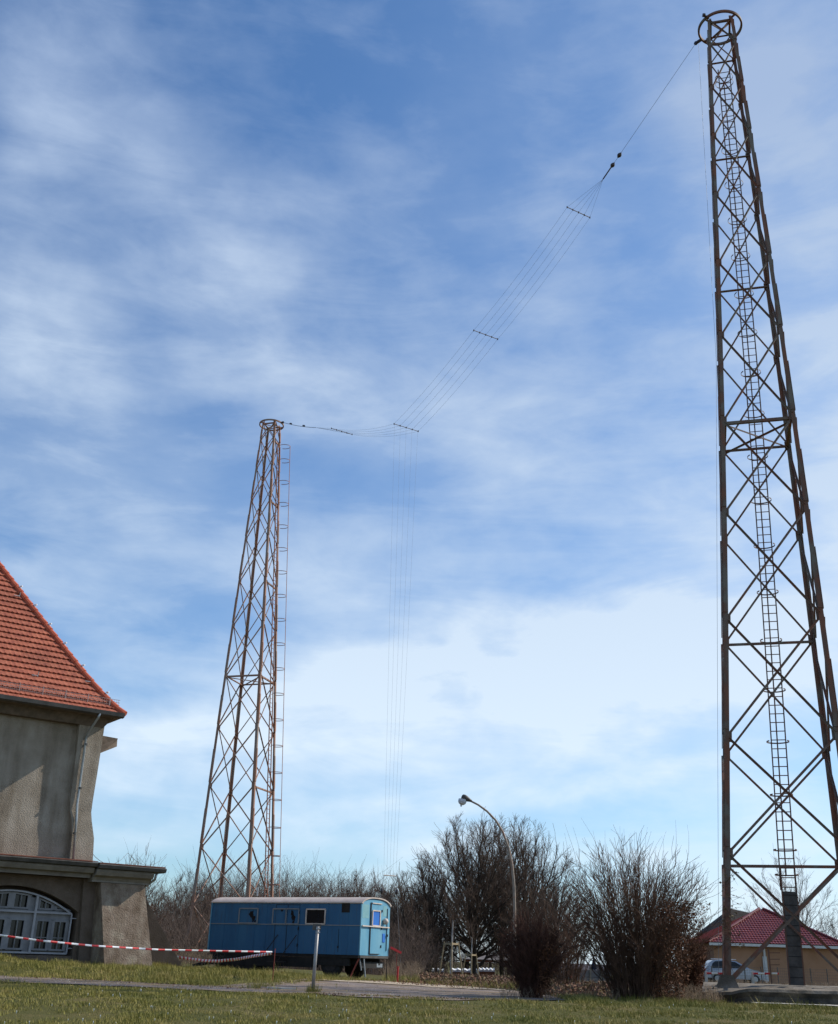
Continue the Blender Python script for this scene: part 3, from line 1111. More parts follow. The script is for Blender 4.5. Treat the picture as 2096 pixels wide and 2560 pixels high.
# loose stones and crumbs on the gravel
leaf_scatter('gravel_stones', 'loose pale stones scattered over the gravel road', [(700, 1270, 31, 44, 3500, 0.02), (0, 700, 30.9, 33.7, 1600, 0.02)], M['kerb'], 44, 0.022)
leaf_scatter('road_leaves', 'brown leaves and tufts scattered along the gravel road edges', [(700, 1290, 30.3, 31.5, 1100, 0.03), (850, 1290, 42, 46, 1500, 0.08), (0, 700, 33, 34.5, 700, 0.03)], M['litter'], 45, 0.03)


# shrubs
def make_shrub(name, label, px, Y, h, w, nst, mats, seed, lean=0.0, leaves=0, gap=0.0):
    rg = random.Random(seed)
    p = at(px, 2480, Y)
    base = Vector((p.x, p.y, gz(p.x, p.y)))
    o = empty(name, base, label, 'shrub')
    stems, twigs = [], []
    for k in range(nst):
        a = rg.uniform(0, 2 * math.pi)
        rr = rg.random() ** 0.5
        q = Vector((math.cos(a) * rr * w * 0.14, math.sin(a) * rr * w * 0.14, -0.05))
        lat = w * 0.5 * rr * rg.uniform(0.85, 1.12)
        hh = h * math.sqrt(max(0.10, 1 - 0.80 * rr * rr)) * rg.uniform(0.74, 1.0)
        tip = Vector((math.cos(a) * lat + lean * hh, math.sin(a) * lat, hh))
        ctrl = Vector((tip.x * 0.40, tip.y * 0.40, hh * 0.62))
        n = 9
        prev = q
        r0 = rg.uniform(0.009, 0.02) * (h / 4) ** 0.5
        for i in range(1, n + 1):
            t = i / n
            c = q * (1 - t) ** 2 + ctrl * 2 * t * (1 - t) + tip * t * t
            c += Vector((rg.gauss(0, 0.018), rg.gauss(0, 0.018), 0)) * h * 0.5
            ra, rb = r0 * (1 - 0.85 * (t - 1 / n)), r0 * (1 - 0.85 * t)
            stems.append((*prev, *c, max(ra, 0.004), max(rb, 0.003)))
            d = (c - prev).normalized()
            if t > 0.15:
                for _ in range((4 if t > 0.35 else 3) if t < 0.8 else 3):
                    e = (d + Vector((rg.gauss(0, 0.42), rg.gauss(0, 0.42), rg.gauss(0.05, 0.25)))).normalized()
                    s = prev.lerp(c, rg.random())
                    L = h * rg.uniform(0.05, 0.16)
                    m_ = s + e * L * 0.5
                    e2 = (e + Vector((rg.gauss(0, 0.25), rg.gauss(0, 0.25), 0.18))).normalized()
                    m2 = m_ + e2 * L * 0.5
                    twigs.append((*s, *m_, 0.006, 0.005))
                    twigs.append((*m_, *m2, 0.005, 0.0035))
                    if rg.random() < 0.6:
                        e3 = (e + Vector((rg.gauss(0, 0.5), rg.gauss(0, 0.5), 0.1))).normalized()
                        twigs.append((*m_, *(m_ + e3 * L * 0.4), 0.004, 0.003))
            prev = c
    # a few long whips above the crown
    for k in range(int(nst * 0.10)):
        a = rg.uniform(0, 2 * math.pi)
        rr = rg.random() * w * 0.42
        s = Vector((math.cos(a) * rr + lean * h, math.sin(a) * rr, h * rg.uniform(0.7, 0.85)))
        d = Vector((math.cos(a) * 0.25, math.sin(a) * 0.25, 1)).normalized()
        for i in range(4):
            d = (d + Vector((rg.gauss(0, 0.12), rg.gauss(0, 0.12), 0))).normalized()
            s2 = s + d * h * 0.07
            twigs.append((*s, *s2, 0.006 - i * 0.001, 0.005 - i * 0.001))
            s = s2
    segs_mesh('stems', stems, mats[0], o, 4)
    segs_mesh('twigs', twigs, mats[1], o, 3)
    if leaves:
        V, F = [], []
        for _ in range(leaves):
            a = rg.uniform(-1.2, 1.0)
            rr = w * 0.5 * rg.uniform(0.35, 0.95)
            z = h * rg.uniform(0.05, 0.62) ** 1.1
            c = Vector((math.cos(a) * rr * (0.45 + 0.7 * z / h), math.sin(a) * rr, z))
            A = Vector((rg.gauss(0, 1), rg.gauss(0, 1), rg.gauss(0, 1))).normalized() * rg.uniform(0.015, 0.04)
            B = Vector((rg.gauss(0, 1), rg.gauss(0, 1), rg.gauss(0, 1))).normalized() * rg.uniform(0.015, 0.04)
            k = len(V)
            V += [tuple(c - A), tuple(c + B), tuple(c + A), tuple(c - B)]
            F.append((k, k + 1, k + 2, k + 3))
        raw_mesh('dry_leaves', np.array(V), np.array(F), M['dryleaf'], o)
    return o


make_shrub('bare_shrub', 'large fan shaped leafless shrub left of the near lattice tower', 1596, 34.6, 4.65, 5.5, 240,
           (M['bush2'], M['bush2']), 51, leaves=7500)
make_shrub('bare_shrub', 'smaller dense dark leafless shrub in front of the lamp pole', 1330, 34.6, 2.55, 2.2, 170,
           (M['bush'], M['bush']), 52, leaves=1800)
make_shrub('bare_shrub', 'low reddish shrub with dry leaves between the large shrub and the near tower leg', 1716, 36.0, 2.7, 1.8, 64,
           (M['bush'], M['bush']), 55, leaves=5200)
make_shrub('bare_shrub', 'thin leafless shrub leaning left behind the gap between the two big shrubs', 1420, 44, 3.4, 3.4, 60,
           (M['bush2'], M['bush2']), 53)
make_shrub('bare_shrub', 'low leafless shrub growing behind the flat annex roof', 305, 46, 4.6, 3.6, 45,
           (M['bush2'], M['twig']), 54)

# ------------------------------------------------------------------ lattice towers
ZL = [5.1383, 9.149, 13.5454, 17.9072, 21.9707, 26.0774, 29.8127, 33.5422, 37.0057, 39.9889, 42.7706, 44.4055]
WA = [2.0174, 1.854, 1.6791, 1.5106, 1.3575, 1.2074, 1.0728, 0.9371, 0.8074, 0.6947, 0.5897, 0.5296]
WB = [2.0935, 1.9435, 1.7762, 1.6057, 1.4428, 1.2759, 1.1238, 0.9719, 0.8305, 0.7082, 0.5942, 0.5271]
CA = [-0.413, -0.2718, -0.1213, 0.0122, 0.1182, 0.2032, 0.2622, 0.3077, 0.3428, 0.371, 0.3972, 0.413]
CB = [0.1784, 0.1297, 0.0776, 0.029, -0.0121, -0.0501, -0.0811, -0.1092, -0.1327, -0.1516, -0.1686, -0.1784]


def tower(label, X, Y, phi, dz, W, Cx, zbase, steel, lsteel, ladder_face, bar=0.085, leg=0.20, group=None, shaft=False, frac=0.46, cage=0.70):
    u = Vector((math.cos(phi), math.sin(phi), 0))
    v = Vector((-math.sin(phi), math.cos(phi), 0))
    z0 = zbase
    k = (z0 - (ZL[0] + dz)) / (ZL[1] - ZL[0])
    lv = [z0] + [z + dz for z in ZL]
    ww = [W[0] + k * (W[1] - W[0])] + list(W)
    cx = [Cx[0] + k * (Cx[1] - Cx[0])] + list(Cx)
    root = empty('lattice_tower', (X + cx[0], Y, z0), label, 'tower', group)
    sg = {'FL': (-1, -1), 'FR': (1, -1), 'RR': (1, 1), 'RL': (-1, 1)}

    def P(c, i):
        a, b = sg[c]
        return Vector((X + cx[i], Y, lv[i])) + u * a * ww[i] + v * b * ww[i]

    def PZ(c, z):
        for i in range(len(lv) - 1):
            if z <= lv[i + 1]:
                break
        t = (z - lv[i]) / (lv[i + 1] - lv[i])
        return P(c, i).lerp(P(c, i + 1), t)
    n = len(lv)
    legmb = {}
    for c, (a, b) in sg.items():
        mb = legmb[c] = MB()
        e1, e2 = -u * a, -v * b
        for i in range(n - 1):
            w = leg * (1 - 0.45 * i / n)
            p, q = P(c, i), P(c, i + 1)
            mb.angle(p - e1 * w * .5 - e2 * w * .5, q - e1 * w * .5 - e2 * w * .5, w, 0.022, e1, e2)
            # splice plates riveted over each joint
            s0, s1 = p.lerp(q, 0.06), p.lerp(q, 0.62)
            o1 = -e1 * (w * .5 + 0.022)
            mb.beam(s0 + o1, s1 + o1, w * 0.85, 0.03, e2)
            o2 = -e2 * (w * .5 + 0.022)
            mb.beam(s0 + o2, s1 + o2, w * 0.85, 0.03, e1)
    faces = [('FL', 'FR', -v), ('FR', 'RR', u), ('RR', 'RL', v), ('RL', 'FL', -u)]
    for A, B, nrm in faces:
        for i in range(n - 1):
            w = bar * (1 - 0.35 * i / n)
            for j, (c1, c2) in enumerate(((A, B), (B, A))):
                p, q = P(c1, i), P(c2, i + 1)
                d = (q - p).normalized()
                o = nrm * (0.035 if j else -0.035) + nrm * 0.03
                sd = nrm.cross(d).normalized()
                mb = MB()
                a0, b0 = p + d * 0.08 + o, q - d * 0.08 + o
                mb.angle(a0 - sd * w * .5, b0 - sd * w * .5, w, 0.012, sd, -nrm if j == 0 else nrm)
                mb.build('cross_brace', steel, root)
            # gusset plates at the joints
            for c in (A, B):
                pc = P(c, i + 1)
                inw = (P(B if c == A else A, i + 1) - pc).normalized()
                g = 0.34 * (1 - 0.45 * i / n)
                legd = (P(c, min(i + 2, n - 1)) - P(c, i)).normalized()
                legmb[c].beam(pc - legd * g * .6 + inw * g * .3 + nrm * 0.02, pc + legd * g * .6 + inw * g * .3 + nrm * 0.02, g * 0.5, 0.012, inw)
    for c in sg:
        legmb[c].build('leg', steel, root)

    def hbar(i, A, B, w=0.11, dzz=-0.12):
        nrm = [f[2] for f in faces if set(f[:2]) == {A, B}][0]
        p, q = P(A, i) + Vector((0, 0, dzz)), P(B, i) + Vector((0, 0, dzz))
        mb = MB()
        mb.angle(p - nrm * 0.03, q - nrm * 0.03, w, 0.014, Vector((0, 0, 1)), -nrm)
        mb.build('crossbar', steel, root)
    lf = [f for f in faces if set(f[:2]) == set(ladder_face)][0]
    for i in (1, 3, 7, 9, 11):
        hbar(i, lf[0], lf[1])
    for i in (5, 12):
        for A, B, nrm in faces:
            hbar(i, A, B, 0.12 if i == 5 else 0.1)
        for c1, c2, o in (('FL', 'RR', -0.1), ('FR', 'RL', -0.17)):
            mb = MB()
            p, q = P(c1, i), P(c2, i)
            d = (q - p).normalized()
            s = Vector((0, 0, 1)).cross(d)
            mb.angle(p + Vector((0, 0, o)) - s * 0.035, q + Vector((0, 0, o)) - s * 0.035, 0.07, 0.012, s, Vector((0, 0, -1)))
            mb.build('plan_brace', steel, root)
    # crown ring round the head
    top = Vector((X + cx[-1], Y, lv[-1] - 0.02))
    mb = MB()
    R = 1.02
    prof = 24
    for i in range(56):
        a0, a1 = 2 * math.pi * i / 56, 2 * math.pi * (i + 1) / 56
        for (r0, r1, h0, h1) in ((R - 0.045, R + 0.045, -0.06, 0.06),):
            e0 = Vector((math.cos(a0), math.sin(a0), 0))
            e1 = Vector((math.cos(a1), math.sin(a1), 0))
            V = [top + e0 * r0, top + e1 * r0, top + e1 * r1, top + e0 * r1]
            lo = [p + Vector((0, 0, h0)) for p in V]
            hi = [p + Vector((0, 0, h1)) for p in V]
            mb.add(lo + hi, [(0, 1, 5, 4), (2, 3, 7, 6), (3, 2, 1, 0), (4, 5, 6, 7)])
    ringo = mb.build('head_ring', steel, root)
    for c, (a, b) in sg.items():
        e = (u * a + v * b).normalized()
        mb = MB()
        p = P(c, n - 1)
        mb.beam(p - e * 0.1, top + e * (R - 0.03), 0.09, 0.07, Vector((0, 0, 1)))
        mb.build('ring_bracket', steel, ringo)
    # ladder with safety cage on the outside of one face
    A, B, nrm = lf
    Lb, Lt = z0 + (3.2 if shaft else 0.3), lv[-2] - 0.35
    RS = 0.335

    def lad(z, side, out):
        pa, pb = PZ(A, z), PZ(B, z)
        m = pa.lerp(pb, frac)
        d = (pb - pa).normalized()
        return m + d * side + nrm * out
    hw = 0.265
    mb = MB()
    zz = [Lb + (Lt - Lb) * i / 24 for i in range(25)]
    for s in (-hw, hw):
        for a, b in zip(zz[:-1], zz[1:]):
            mb.beam(lad(a, s, 0.12), lad(b, s, 0.12), 0.07, 0.045, nrm)
    lo = mb.build('ladder', lsteel, root)
    zs = []
    z = Lb + 0.1
    while z < Lt:
        zs.append(z)
        z += RS
    r0 = None
    for j, z in enumerate(zs[:100]):
        mb = MB()
        mb.tube([lad(z, -hw, 0.12), lad(z, hw, 0.12)], 0.019, 6)
        mb.build('rung', lsteel, lo)
    if len(zs) > 100:
        mb = MB()
        for z in zs[100:]:
            mb.tube([lad(z, -hw, 0.12), lad(z, hw, 0.12)], 0.019, 6)
        tag(mb.build('upper_rungs', lsteel, lo), kind='stuff')
    # cage: spine and hoops
    mb = MB()
    cz = [z for j, z in enumerate(zs) if j % 6 == 4 and j > 2]
    zlo = cz[0] - 0.9
    yy = [zlo + (zs[-1] - zlo) * i / 20 for i in range(21)]
    for a, b in zip(yy[:-1], yy[1:]):
        mb.beam(lad(a, 0, 0.12 + cage), lad(b, 0, 0.12 + cage), 0.05, 0.03, lad(zlo, 1, 0) - lad(zlo, 0, 0))
    cg = mb.build('safety_cage', lsteel, root)
    d = (PZ(B, z0 + 1) - PZ(A, z0 + 1)).normalized()
    for z in [zlo + 0.02] + cz + [zs[-1]]:
        c = lad(z, 0, 0.12 + cage / 2)
        mb = MB()
        pts = []
        for k in range(19):
            a = math.radians(-128 + 256 * k / 18)
            pts.append(c + nrm * math.cos(a) * cage / 2 + d * math.sin(a) * 0.42)
        for p, q in zip(pts[:-1], pts[1:]):
            mb.beam(p, q, 0.05, 0.012, Vector((0, 0, 1)))
        mb.build('hoop', lsteel, cg)
    if shaft:
        mb = MB()
        p = lad(z0, -0.08, 0.12)
        q = lad(z0 + 3.15, -0.04, 0.12)
        mb.beam(p, q, 0.46, 0.20, d)
        sh = mb.build('ladder_guard', M['concrete_dark'], root)
        mb = MB()
        for s in (-0.25, 0.25):
            mb.beam(p + d * s, q + d * s + Vector((0, 0, 0.9)), 0.05, 0.22, d)
        mb.build('guard_edge', lsteel, sh)
        for t in np.linspace(0.08, 0.96, 9):
            mb = MB()
            c = p.lerp(q, t)
            mb.beam(c - d * 0.224 - nrm * 0.105, c + d * 0.224 - nrm * 0.105, 0.02, 0.012, Vector((0, 0, 1)))
            mb.build('guard_strap', M['black'], sh)
    # concrete feet
    for c in sg:
        p = P(c, 0)
        mb = MB()
        a = 0.40
        b = 0.19
        mb.hexa([p + u * x * a + v * y * a + Vector((0, 0, -0.25)) for x, y in ((-1, -1), (1, -1), (1, 1), (-1, 1))] +
                [p + u * x * b + v * y * b + Vector((0, 0, 0.28)) for x, y in ((-1, -1), (1, -1), (1, 1), (-1, 1))])
        mb.build('concrete_foot', M['earthy'], root)
    return root, P, PZ, u, v


T1 = tower('near brown lattice tower rising out of the top right beside the large shrub', 13.7208, 39.4998, -0.2561, 0.0,
           WA, CA, 1.06, M['steel_near'], M['ladder_steel'], ('RL', 'RR'), group='steel lattice antenna towers', shaft=True)
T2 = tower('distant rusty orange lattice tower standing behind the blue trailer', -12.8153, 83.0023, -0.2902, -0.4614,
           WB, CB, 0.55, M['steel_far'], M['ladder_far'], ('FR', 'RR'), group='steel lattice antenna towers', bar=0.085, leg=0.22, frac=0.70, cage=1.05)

# plinth of the near tower
def plinth():
    out = [(8.3, 39), (8.6, 36.5), (9.0, 35.3), (9.6, 34.5), (10.6, 34.2), (13.5, 34.1), (17.5, 34.0), (17.8, 45.0), (8.6, 45.6)]
    pts = []
    for i in range(len(out)):
        a, b = Vector(out[i] + (0,)), Vector(out[(i + 1) % len(out)] + (0,))
        n = max(1, int((b - a).length / 0.22))
        for k in range(n):
            p = a.lerp(b, k / n)
            pts.append(p)
    n = len(pts)
    c = Vector((13, 39, 0))
    rings = []
    for (off, z, am, zm) in ((0.10, 0.25, 0.10, 0), (0.05, 0.62, 0.10, 0.02), (-0.02, 0.80, 0.07, 0.02), (0.03, 0.93, 0.05, 0.02), (-0.03, 1.01, 0.05, 0.02), (-0.25, 1.04, 0.1, 0.012), (-1.0, 1.04, 0.1, 0.0)):
        r = []
        for p in pts:
            e = (p - c).normalized()
            nz_ = mnoise.noise(Vector((p.x * 1.7, p.y * 1.7, z * 3))) + 0.6 * mnoise.noise(Vector((p.x * 5, p.y * 5, z * 5)))
            low = 0.18 * sm(10.4, 8.8, p.x) * (z > 0.5)
            r.append(Vector((p.x, p.y, z - low)) + e * (off + am * nz_) + Vector((0, 0, zm * nz_)))
        rings.append(r)
    mb = MB()
    V = [v for r in rings for v in r]
    F, FT = [], []
    for j in range(len(rings) - 1):
        for i in range(n):
            f = (j * n + i, j * n + (i + 1) % n, (j + 1) * n + (i + 1) % n, (j + 1) * n + i)
            (F if j < 3 else FT).append(f)
    mb.add(V, F, 0)
    mb.add(V, FT + [tuple((len(rings) - 1) * n + i for i in range(n))], 1)
    o = mb.build('concrete_plinth', [M['concrete_shade'], M['earthy']])
    tag(o, 'low weathered concrete platform carrying the near lattice tower', 'plinth')


plinth()
strip('kerb_strip', [(9.9, 33.0, 33.6), (12.5, 32.9, 33.6), (17, 32.7, 33.6)], M['kerb'], lift=0.07, jit=0.12)

# dry leaves and vine climbing the front left leg of the near tower
rg = random.Random(61)
V, F, S = [], [], []
P1 = T1[1]
PZ1 = T1[2]
prev = PZ1('FL', 1.1)
for i in range(1, 30):
    z = 1.1 + i * 0.12
    c = PZ1('FL', z) + Vector((math.sin(i * 0.7) * 0.14, -0.16, 0))
    S.append((*prev, *c, 0.008, 0.007))
    prev = c
    if i > 9:
        for _ in range(3):
            e = Vector((rg.choice((-1, 1)) * rg.uniform(0.05, 0.45), rg.uniform(-0.3, 0.1), rg.uniform(-0.35, 0.3)))
            S.append((*c, *(c + e), 0.005, 0.003))
            for _k in range(2):
                q = c + e * rg.uniform(0.4, 1.05)
                A = Vector((rg.gauss(0, 1), rg.gauss(0, 1), rg.gauss(0, 1))).normalized() * rg.uniform(0.02, 0.05)
                B = Vector((rg.gauss(0, 1), rg.gauss(0, 1), rg.gauss(0, 1))).normalized() * rg.uniform(0.02, 0.05)
                kk = len(V)
                V += [tuple(q - A), tuple(q + B), tuple(q + A), tuple(q - B)]
                F.append((kk, kk + 1, kk + 2, kk + 3))
vine = empty('climbing_vine', (0, 0, 0), 'withered vine with a few leaves climbing the front left leg of the near tower', 'vine')
segs_mesh('vine_stems', S, M['bush2'], vine)
raw_mesh('vine_leaves', np.array(V), np.array(F), M['ivy'], vine)


# ------------------------------------------------------------------ wire antenna
def antenna():
    lugR = atz(1740, 108, 44.40)
    lugL = atz(708, 1056, 43.93)
    hd = Vector((lugL.x - lugR.x, lugL.y - lugR.y, 0)).normalized()
    pn = Vector((-hd.y, hd.x, 0))          # horizontal, across the span
    if pn.x < 0:
        pn = -pn

    def S(px, py):
        return hit(px, py, lugR, pn)
    root = empty('wire_antenna', (lugR.x, lugR.y, 0), 'five wire flat top antenna slung between the two lattice towers with vertical down leads',
                 'antenna')
    jR, A, B, Cc, D, jL = S(1508, 448), S(1447, 531), S(1215, 837), S(1016, 1069), S(855, 1078.5), S(790, 1069)

    def halfw(c, pxa, pxb):
        # find half width so that the bar spans the given columns
        d0 = (c - CAM)
        depth = d0.dot(fwd)
        return abs(pxb - pxa) / FPX * depth / 2 / max(0.3, abs(pn.dot(RT)))
    hA, hB, hC = halfw(A, 1416, 1478), halfw(B, 1184, 1246), halfw(Cc, 986, 1046)
    h = (hA + hB + hC) / 3
    bars = [(A, hA), (B, hB), (Cc, hC), (D, h)]
    for c, hw in bars:
        mb = MB()
        mb.tube([c - pn * hw, c + pn * hw], 0.022, 8)
        sp = mb.build('spreader_bar', M['spreader'], root)
        for k in range(5):
            p = c + pn * hw * (k / 2 - 1)
            m2 = MB()
            m2.lathe(p - Vector((0, 0, 0.07)), (0, 0, 1), [(0, 0.015), (0.04, 0.036), (0.10, 0.036), (0.14, 0.015)], 8)
            m2.build('clamp', M['insulator'], sp)

    def sag(p, q, s, n=8):
        return [p.lerp(q, i / n) - Vector((0, 0, 4 * s * (i / n) * (1 - i / n))) for i in range(n + 1)]
    for k in range(5):
        f = k / 2 - 1
        mb = MB()
        pts = [jR, A + pn * hA * f] + sag(A + pn * hA * f, B + pn * hB * f, 0.22)[1:] + sag(B + pn * hB * f, Cc + pn * hC * f, 0.22)[1:] \
            + sag(Cc + pn * hC * f, D + pn * h * f, 0.3)[1:] + [jL]
        mb.tube(pts, 0.0052, 5)
        mb.build('wire', M['cable'], root)
    # suspension ropes with insulators
    mb = MB()
    mb.tube([jR, lugR], 0.009, 5)
    rR = mb.build('suspension_rope', M['cable'], root)
    for (px, py) in ((1549, 388), (1532, 413)):
        c = S(px, py)
        d = (lugR - jR).normalized()
        m2 = MB()
        m2.lathe(c - d * 0.17, d, [(0, 0.015), (0.05, 0.06), (0.12, 0.11), (0.17, 0.12), (0.22, 0.11), (0.29, 0.06), (0.34, 0.015)], 12)
        m2.build('insulator', M['insulator'], rR)
    m2 = MB()
    for t in (0.0, 0.035, 0.07):
        c = jR.lerp(lugR, t)
        m2.tube([c, c + (lugR - jR).normalized() * 0.35], 0.035, 6)
    m2.build('shackle', M['insulator'], rR)
    mb = MB()
    mb.tube(sag(jL, lugL, 0.1), 0.022, 5)
    rL = mb.build('suspension_rope', M['cable'], root)
    for t in (0.35, 0.75):
        m2 = MB()
        c = jL.lerp(lugL, t)
        d = (lugL - jL).normalized()
        m2.lathe(c - d * 0.25, d, [(0, 0.02), (0.1, 0.07), (0.4, 0.07), (0.5, 0.02)], 10)
        m2.build('insulator', M['insulator'], rL)
    # down leads
    G = S(975, 2189)
    hg = 0.42 * hC
    for k in range(5):
        f = k / 2 - 1
        mb = MB()
        mb.tube([Cc + pn * hC * f * 0.96, (Cc + pn * hC * f).lerp(G + pn * hg * f, 0.5), G + pn * hg * f], 0.0036, 4)
        mb.build('down_lead', M['cable'], root)
    mb = MB()
    mb.tube([G - pn * hg, G + pn * hg], 0.03, 6)
    lb = mb.build('spreader_bar', M['cream'], root)
    for s in (-1, 1):
        m2 = MB()
        p = G + pn * hg * s
        q = Vector((p.x + s * 0.5, p.y, 0.6))
        m2.tube([p, q], 0.011, 4)
        st = m2.build('stay_rope', M['cable'], root)
        m2 = MB()
        c = p.lerp(q, 0.16)
        m2.lathe(c + Vector((0, 0, 0.16)), (0, 0, -1), [(0, 0.02), (0.07, 0.085), (0.16, 0.095), (0.25, 0.085), (0.32, 0.02)], 10)
        m2.build('insulator', M['insulator'], st)
    # lugs on the tower rings
    for (p, T, s) in ((lugR, T1, 1.0), (lugL, T2, 1.2)):
        top = (T[1]('FL', 12) + T[1]('RR', 12)) / 2
        e = (p - top)
        e.z = 0
        e.normalize()
        m2 = MB()
        m2.beam(top + e * 1.0, p, 0.1 * s, 0.12 * s, Vector((0, 0, 1)))
        m2.lathe(p - pn * 0.05, pn, [(0, 0.09 * s), (0.1, 0.09 * s)], 12)
        m2.build('pulley', M['insulator'], root)
    # halyard hanging from the near tower
    m2 = MB()
    p = lugR + Vector((0.10, -0.1, 0))
    q = hit(1791, 900, p + Vector((0, -2.0, 0)), Vector((0, 1, 0)))
    r = Vector((9.95, 37.0, 1.2))
    m2.tube([p, q, r], 0.006, 4)
    m2.build('halyard', M['cable'], root)
    return lugR


antenna()
# second pulley at the back of the near tower's ring
p = atz(1760, 38, 44.42)
mb = MB()
mb.lathe(p - Vector((0.06, 0, 0)), (1, 0, 0), [(0, 0.09), (0.12, 0.09)], 12)
mb.beam(p, atz(1772, 46, 44.40), 0.08, 0.1, Vector((0, 0, 1)))
o = mb.build('pulley', M['insulator'], T1[0])

# ------------------------------------------------------------------ building on the left
TH = math.radians(36)
bu = Vector((math.cos(TH), math.sin(TH), 0))
bn = Vector((math.sin(TH), -math.cos(TH), 0))
B0 = Vector((-10.24, 42, 0))


def Q(u, n, z):
    return B0 + bu * u + bn * n + Vector((0, 0, z))


def prism(mb, prof, u0, u1, mi=0):
    """profile (n,z) swept along u"""
    k = len(prof)
    mb.add([Q(u0, n, z) for n, z in prof] + [Q(u1, n, z) for n, z in prof],
           [(i, (i + 1) % k, (i + 1) % k + k, i + k) for i in range(k)] + [tuple(reversed(range(k))), tuple(range(k, 2 * k))], mi)
    return mb


def building():
    root = empty('old_building', Q(-3, 0, 0.9), 'old grey rendered building with a steep red tiled hip roof at the left edge', 'building')
    UL = -15.0      # how far the building runs on to the left
    # upper wall block
    mb = MB()
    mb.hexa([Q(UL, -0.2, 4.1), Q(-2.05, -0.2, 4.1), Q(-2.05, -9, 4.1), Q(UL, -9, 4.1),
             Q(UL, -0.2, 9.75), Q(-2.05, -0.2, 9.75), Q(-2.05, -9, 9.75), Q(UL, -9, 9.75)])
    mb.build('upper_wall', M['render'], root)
    # corner pilaster with waisted outline: list of z, left u, right u, projection n
    pil = [(4.2, -2.42, -1.52, 0.0), (5.3, -2.44, -1.62, 0.0), (5.9, -2.56, -1.80, 0.01), (6.2, -2.66, -1.86, 0.0), (6.6, -2.72, -1.87, 0.02),
           (7.6, -2.74, -1.85, 0.03), (8.8, -2.78, -1.84, 0.05), (9.3, -2.80, -1.84, 0.06), (9.74, -2.80, -1.80, 0.06)]
    mb = MB()
    V, F = [], []
    for z, a, b, n in pil:
        V += [Q(a, n, z), Q(b, n, z), Q(b, -1.4, z), Q(a, -1.4, z)]
    for i in range(len(pil) - 1):
        for j in range(4):
            q = i * 4
            F.append((q + j, q + (j + 1) % 4, q + 4 + (j + 1) % 4, q + 4 + j))
    F += [(3, 2, 1, 0), tuple(len(V) - 4 + j for j in range(4))]
    mb.add(V, F)
    mb.build('corner_pilaster', M['render'], root)
    # soffit and cornice below the eaves
    ue, ne = -1.47, 0.80
    mb = MB()
    mb.hexa([Q(UL, ne, 9.62), Q(ue, ne, 9.62), Q(ue, -9.8, 9.62), Q(UL, -9.8, 9.62),
             Q(UL, ne, 9.70), Q(ue, ne, 9.70), Q(ue, -9.8, 9.70), Q(UL, -9.8, 9.70)])
    mb.hexa([Q(UL, 0.10, 9.30), Q(-1.9, 0.10, 9.30), Q(-1.9, -9.2, 9.30), Q(UL, -9.2, 9.30),
             Q(UL, 0.30, 9.62), Q(-1.66, 0.30, 9.62), Q(-1.66, -9.4, 9.62), Q(UL, -9.4, 9.62)])
    mb.build('eaves_soffit', M['soffit'], root)
    # gutter
    mb = MB()
    prism(mb, [(ne, 9.60), (ne + 0.14, 9.64), (ne + 0.17, 9.78), (ne + 0.13, 9.78), (ne + 0.02, 9.72)], UL, ue + 0.03)
    # bracket with thick fascia end
    mb.build('gutter', M['gutter'], root)
    # hip roof
    hipA = Q(ue + 0.02, ne + 0.03, 9.74)
    # hip line: plan direction runs back and left
    hd = (-bu - bn).normalized()
    hn = Vector((-hd.y, hd.x, 0))
    pt = hit(0, 1388, hipA, hn)
    run = (pt - hipA).dot(hd)
    rise = pt.z - hipA.z
    k = rise / (run / math.sqrt(2))      # slope against distance behind the eaves

    def zr(t):      # roof height above eaves at plan distance t behind the eaves (sprocketed foot)
        return k * t - 0.42 * (1 - math.exp(-t * 1.5)) * 1.0 if t > 0 else 0
    R = MB()
    courses = 40
    T = 7.0
    row = 0.0
    t = 0.0
    ts = [0.0]
    while t < T:
        z0 = zr(t)
        dt = 0.02
        while math.hypot(dt, zr(t + dt) - z0) < 0.30:
            dt += 0.005
        t += dt
        ts.append(t)
    tw = 0.18
    for j in range(len(ts) - 1):
        t0, t1 = ts[j], ts[j + 1]
        uR0, uR1 = ue - t0 * 0.985, ue - t1 * 0.985
        ua = UL
        cols = []
        u = uR0
        st = (j % 2) * tw / 2
        n_ = max(1, int((min(uR0 - UL, 9.5)) / tw))
        left = uR0 - n_ * tw
        lift = 0.075
        # scalloped lower edge of each plain tile course
        zb, zt = 9.74 + zr(t0), 9.74 + zr(t1)
        V, F = [], []
        m = 6
        cnt = n_ * m
        for i in range(cnt + 1):
            uu = left - 0 + (uR0 - left) * i / cnt
            ph = ((uu + st) / tw) % 1.0
            drop = 0.055 * abs(math.sin(math.pi * ph)) ** 0.7
            dn, dz = (t1 - t0), (zt - zb)
            L = math.hypot(dn, dz)
            sx, sz = dn / L, dz / L
            nx_, nz_ = dz / L, dn / L
            # lower edge, raised off the course below, and its butt
            n0 = ne + 0.03 - t0 + sx * drop
            V.append(Q(uu, n0 + nx_ * lift, zb - sz * drop + nz_ * lift))
            V.append(Q(uu, n0 + nx_ * 0.015, zb - sz * drop + nz_ * 0.015))
            uu2 = uu if uu <= uR1 else uR1
            V.append(Q(uu2, ne + 0.03 - t1 + nx_ * 0.005, zt + nz_ * 0.005))
        for i in range(cnt):
            a = i * 3
            F.append((a, a + 3, a + 5, a + 2))
            F.append((a + 1, a + 4, a + 3, a))
        R.add(V, F)
    # plain rest of the roof: left part, back and right slopes
    tm = ts[-1]
    zt = 9.74 + zr(tm)
    n0 = ne + 0.03
    F2 = MB()
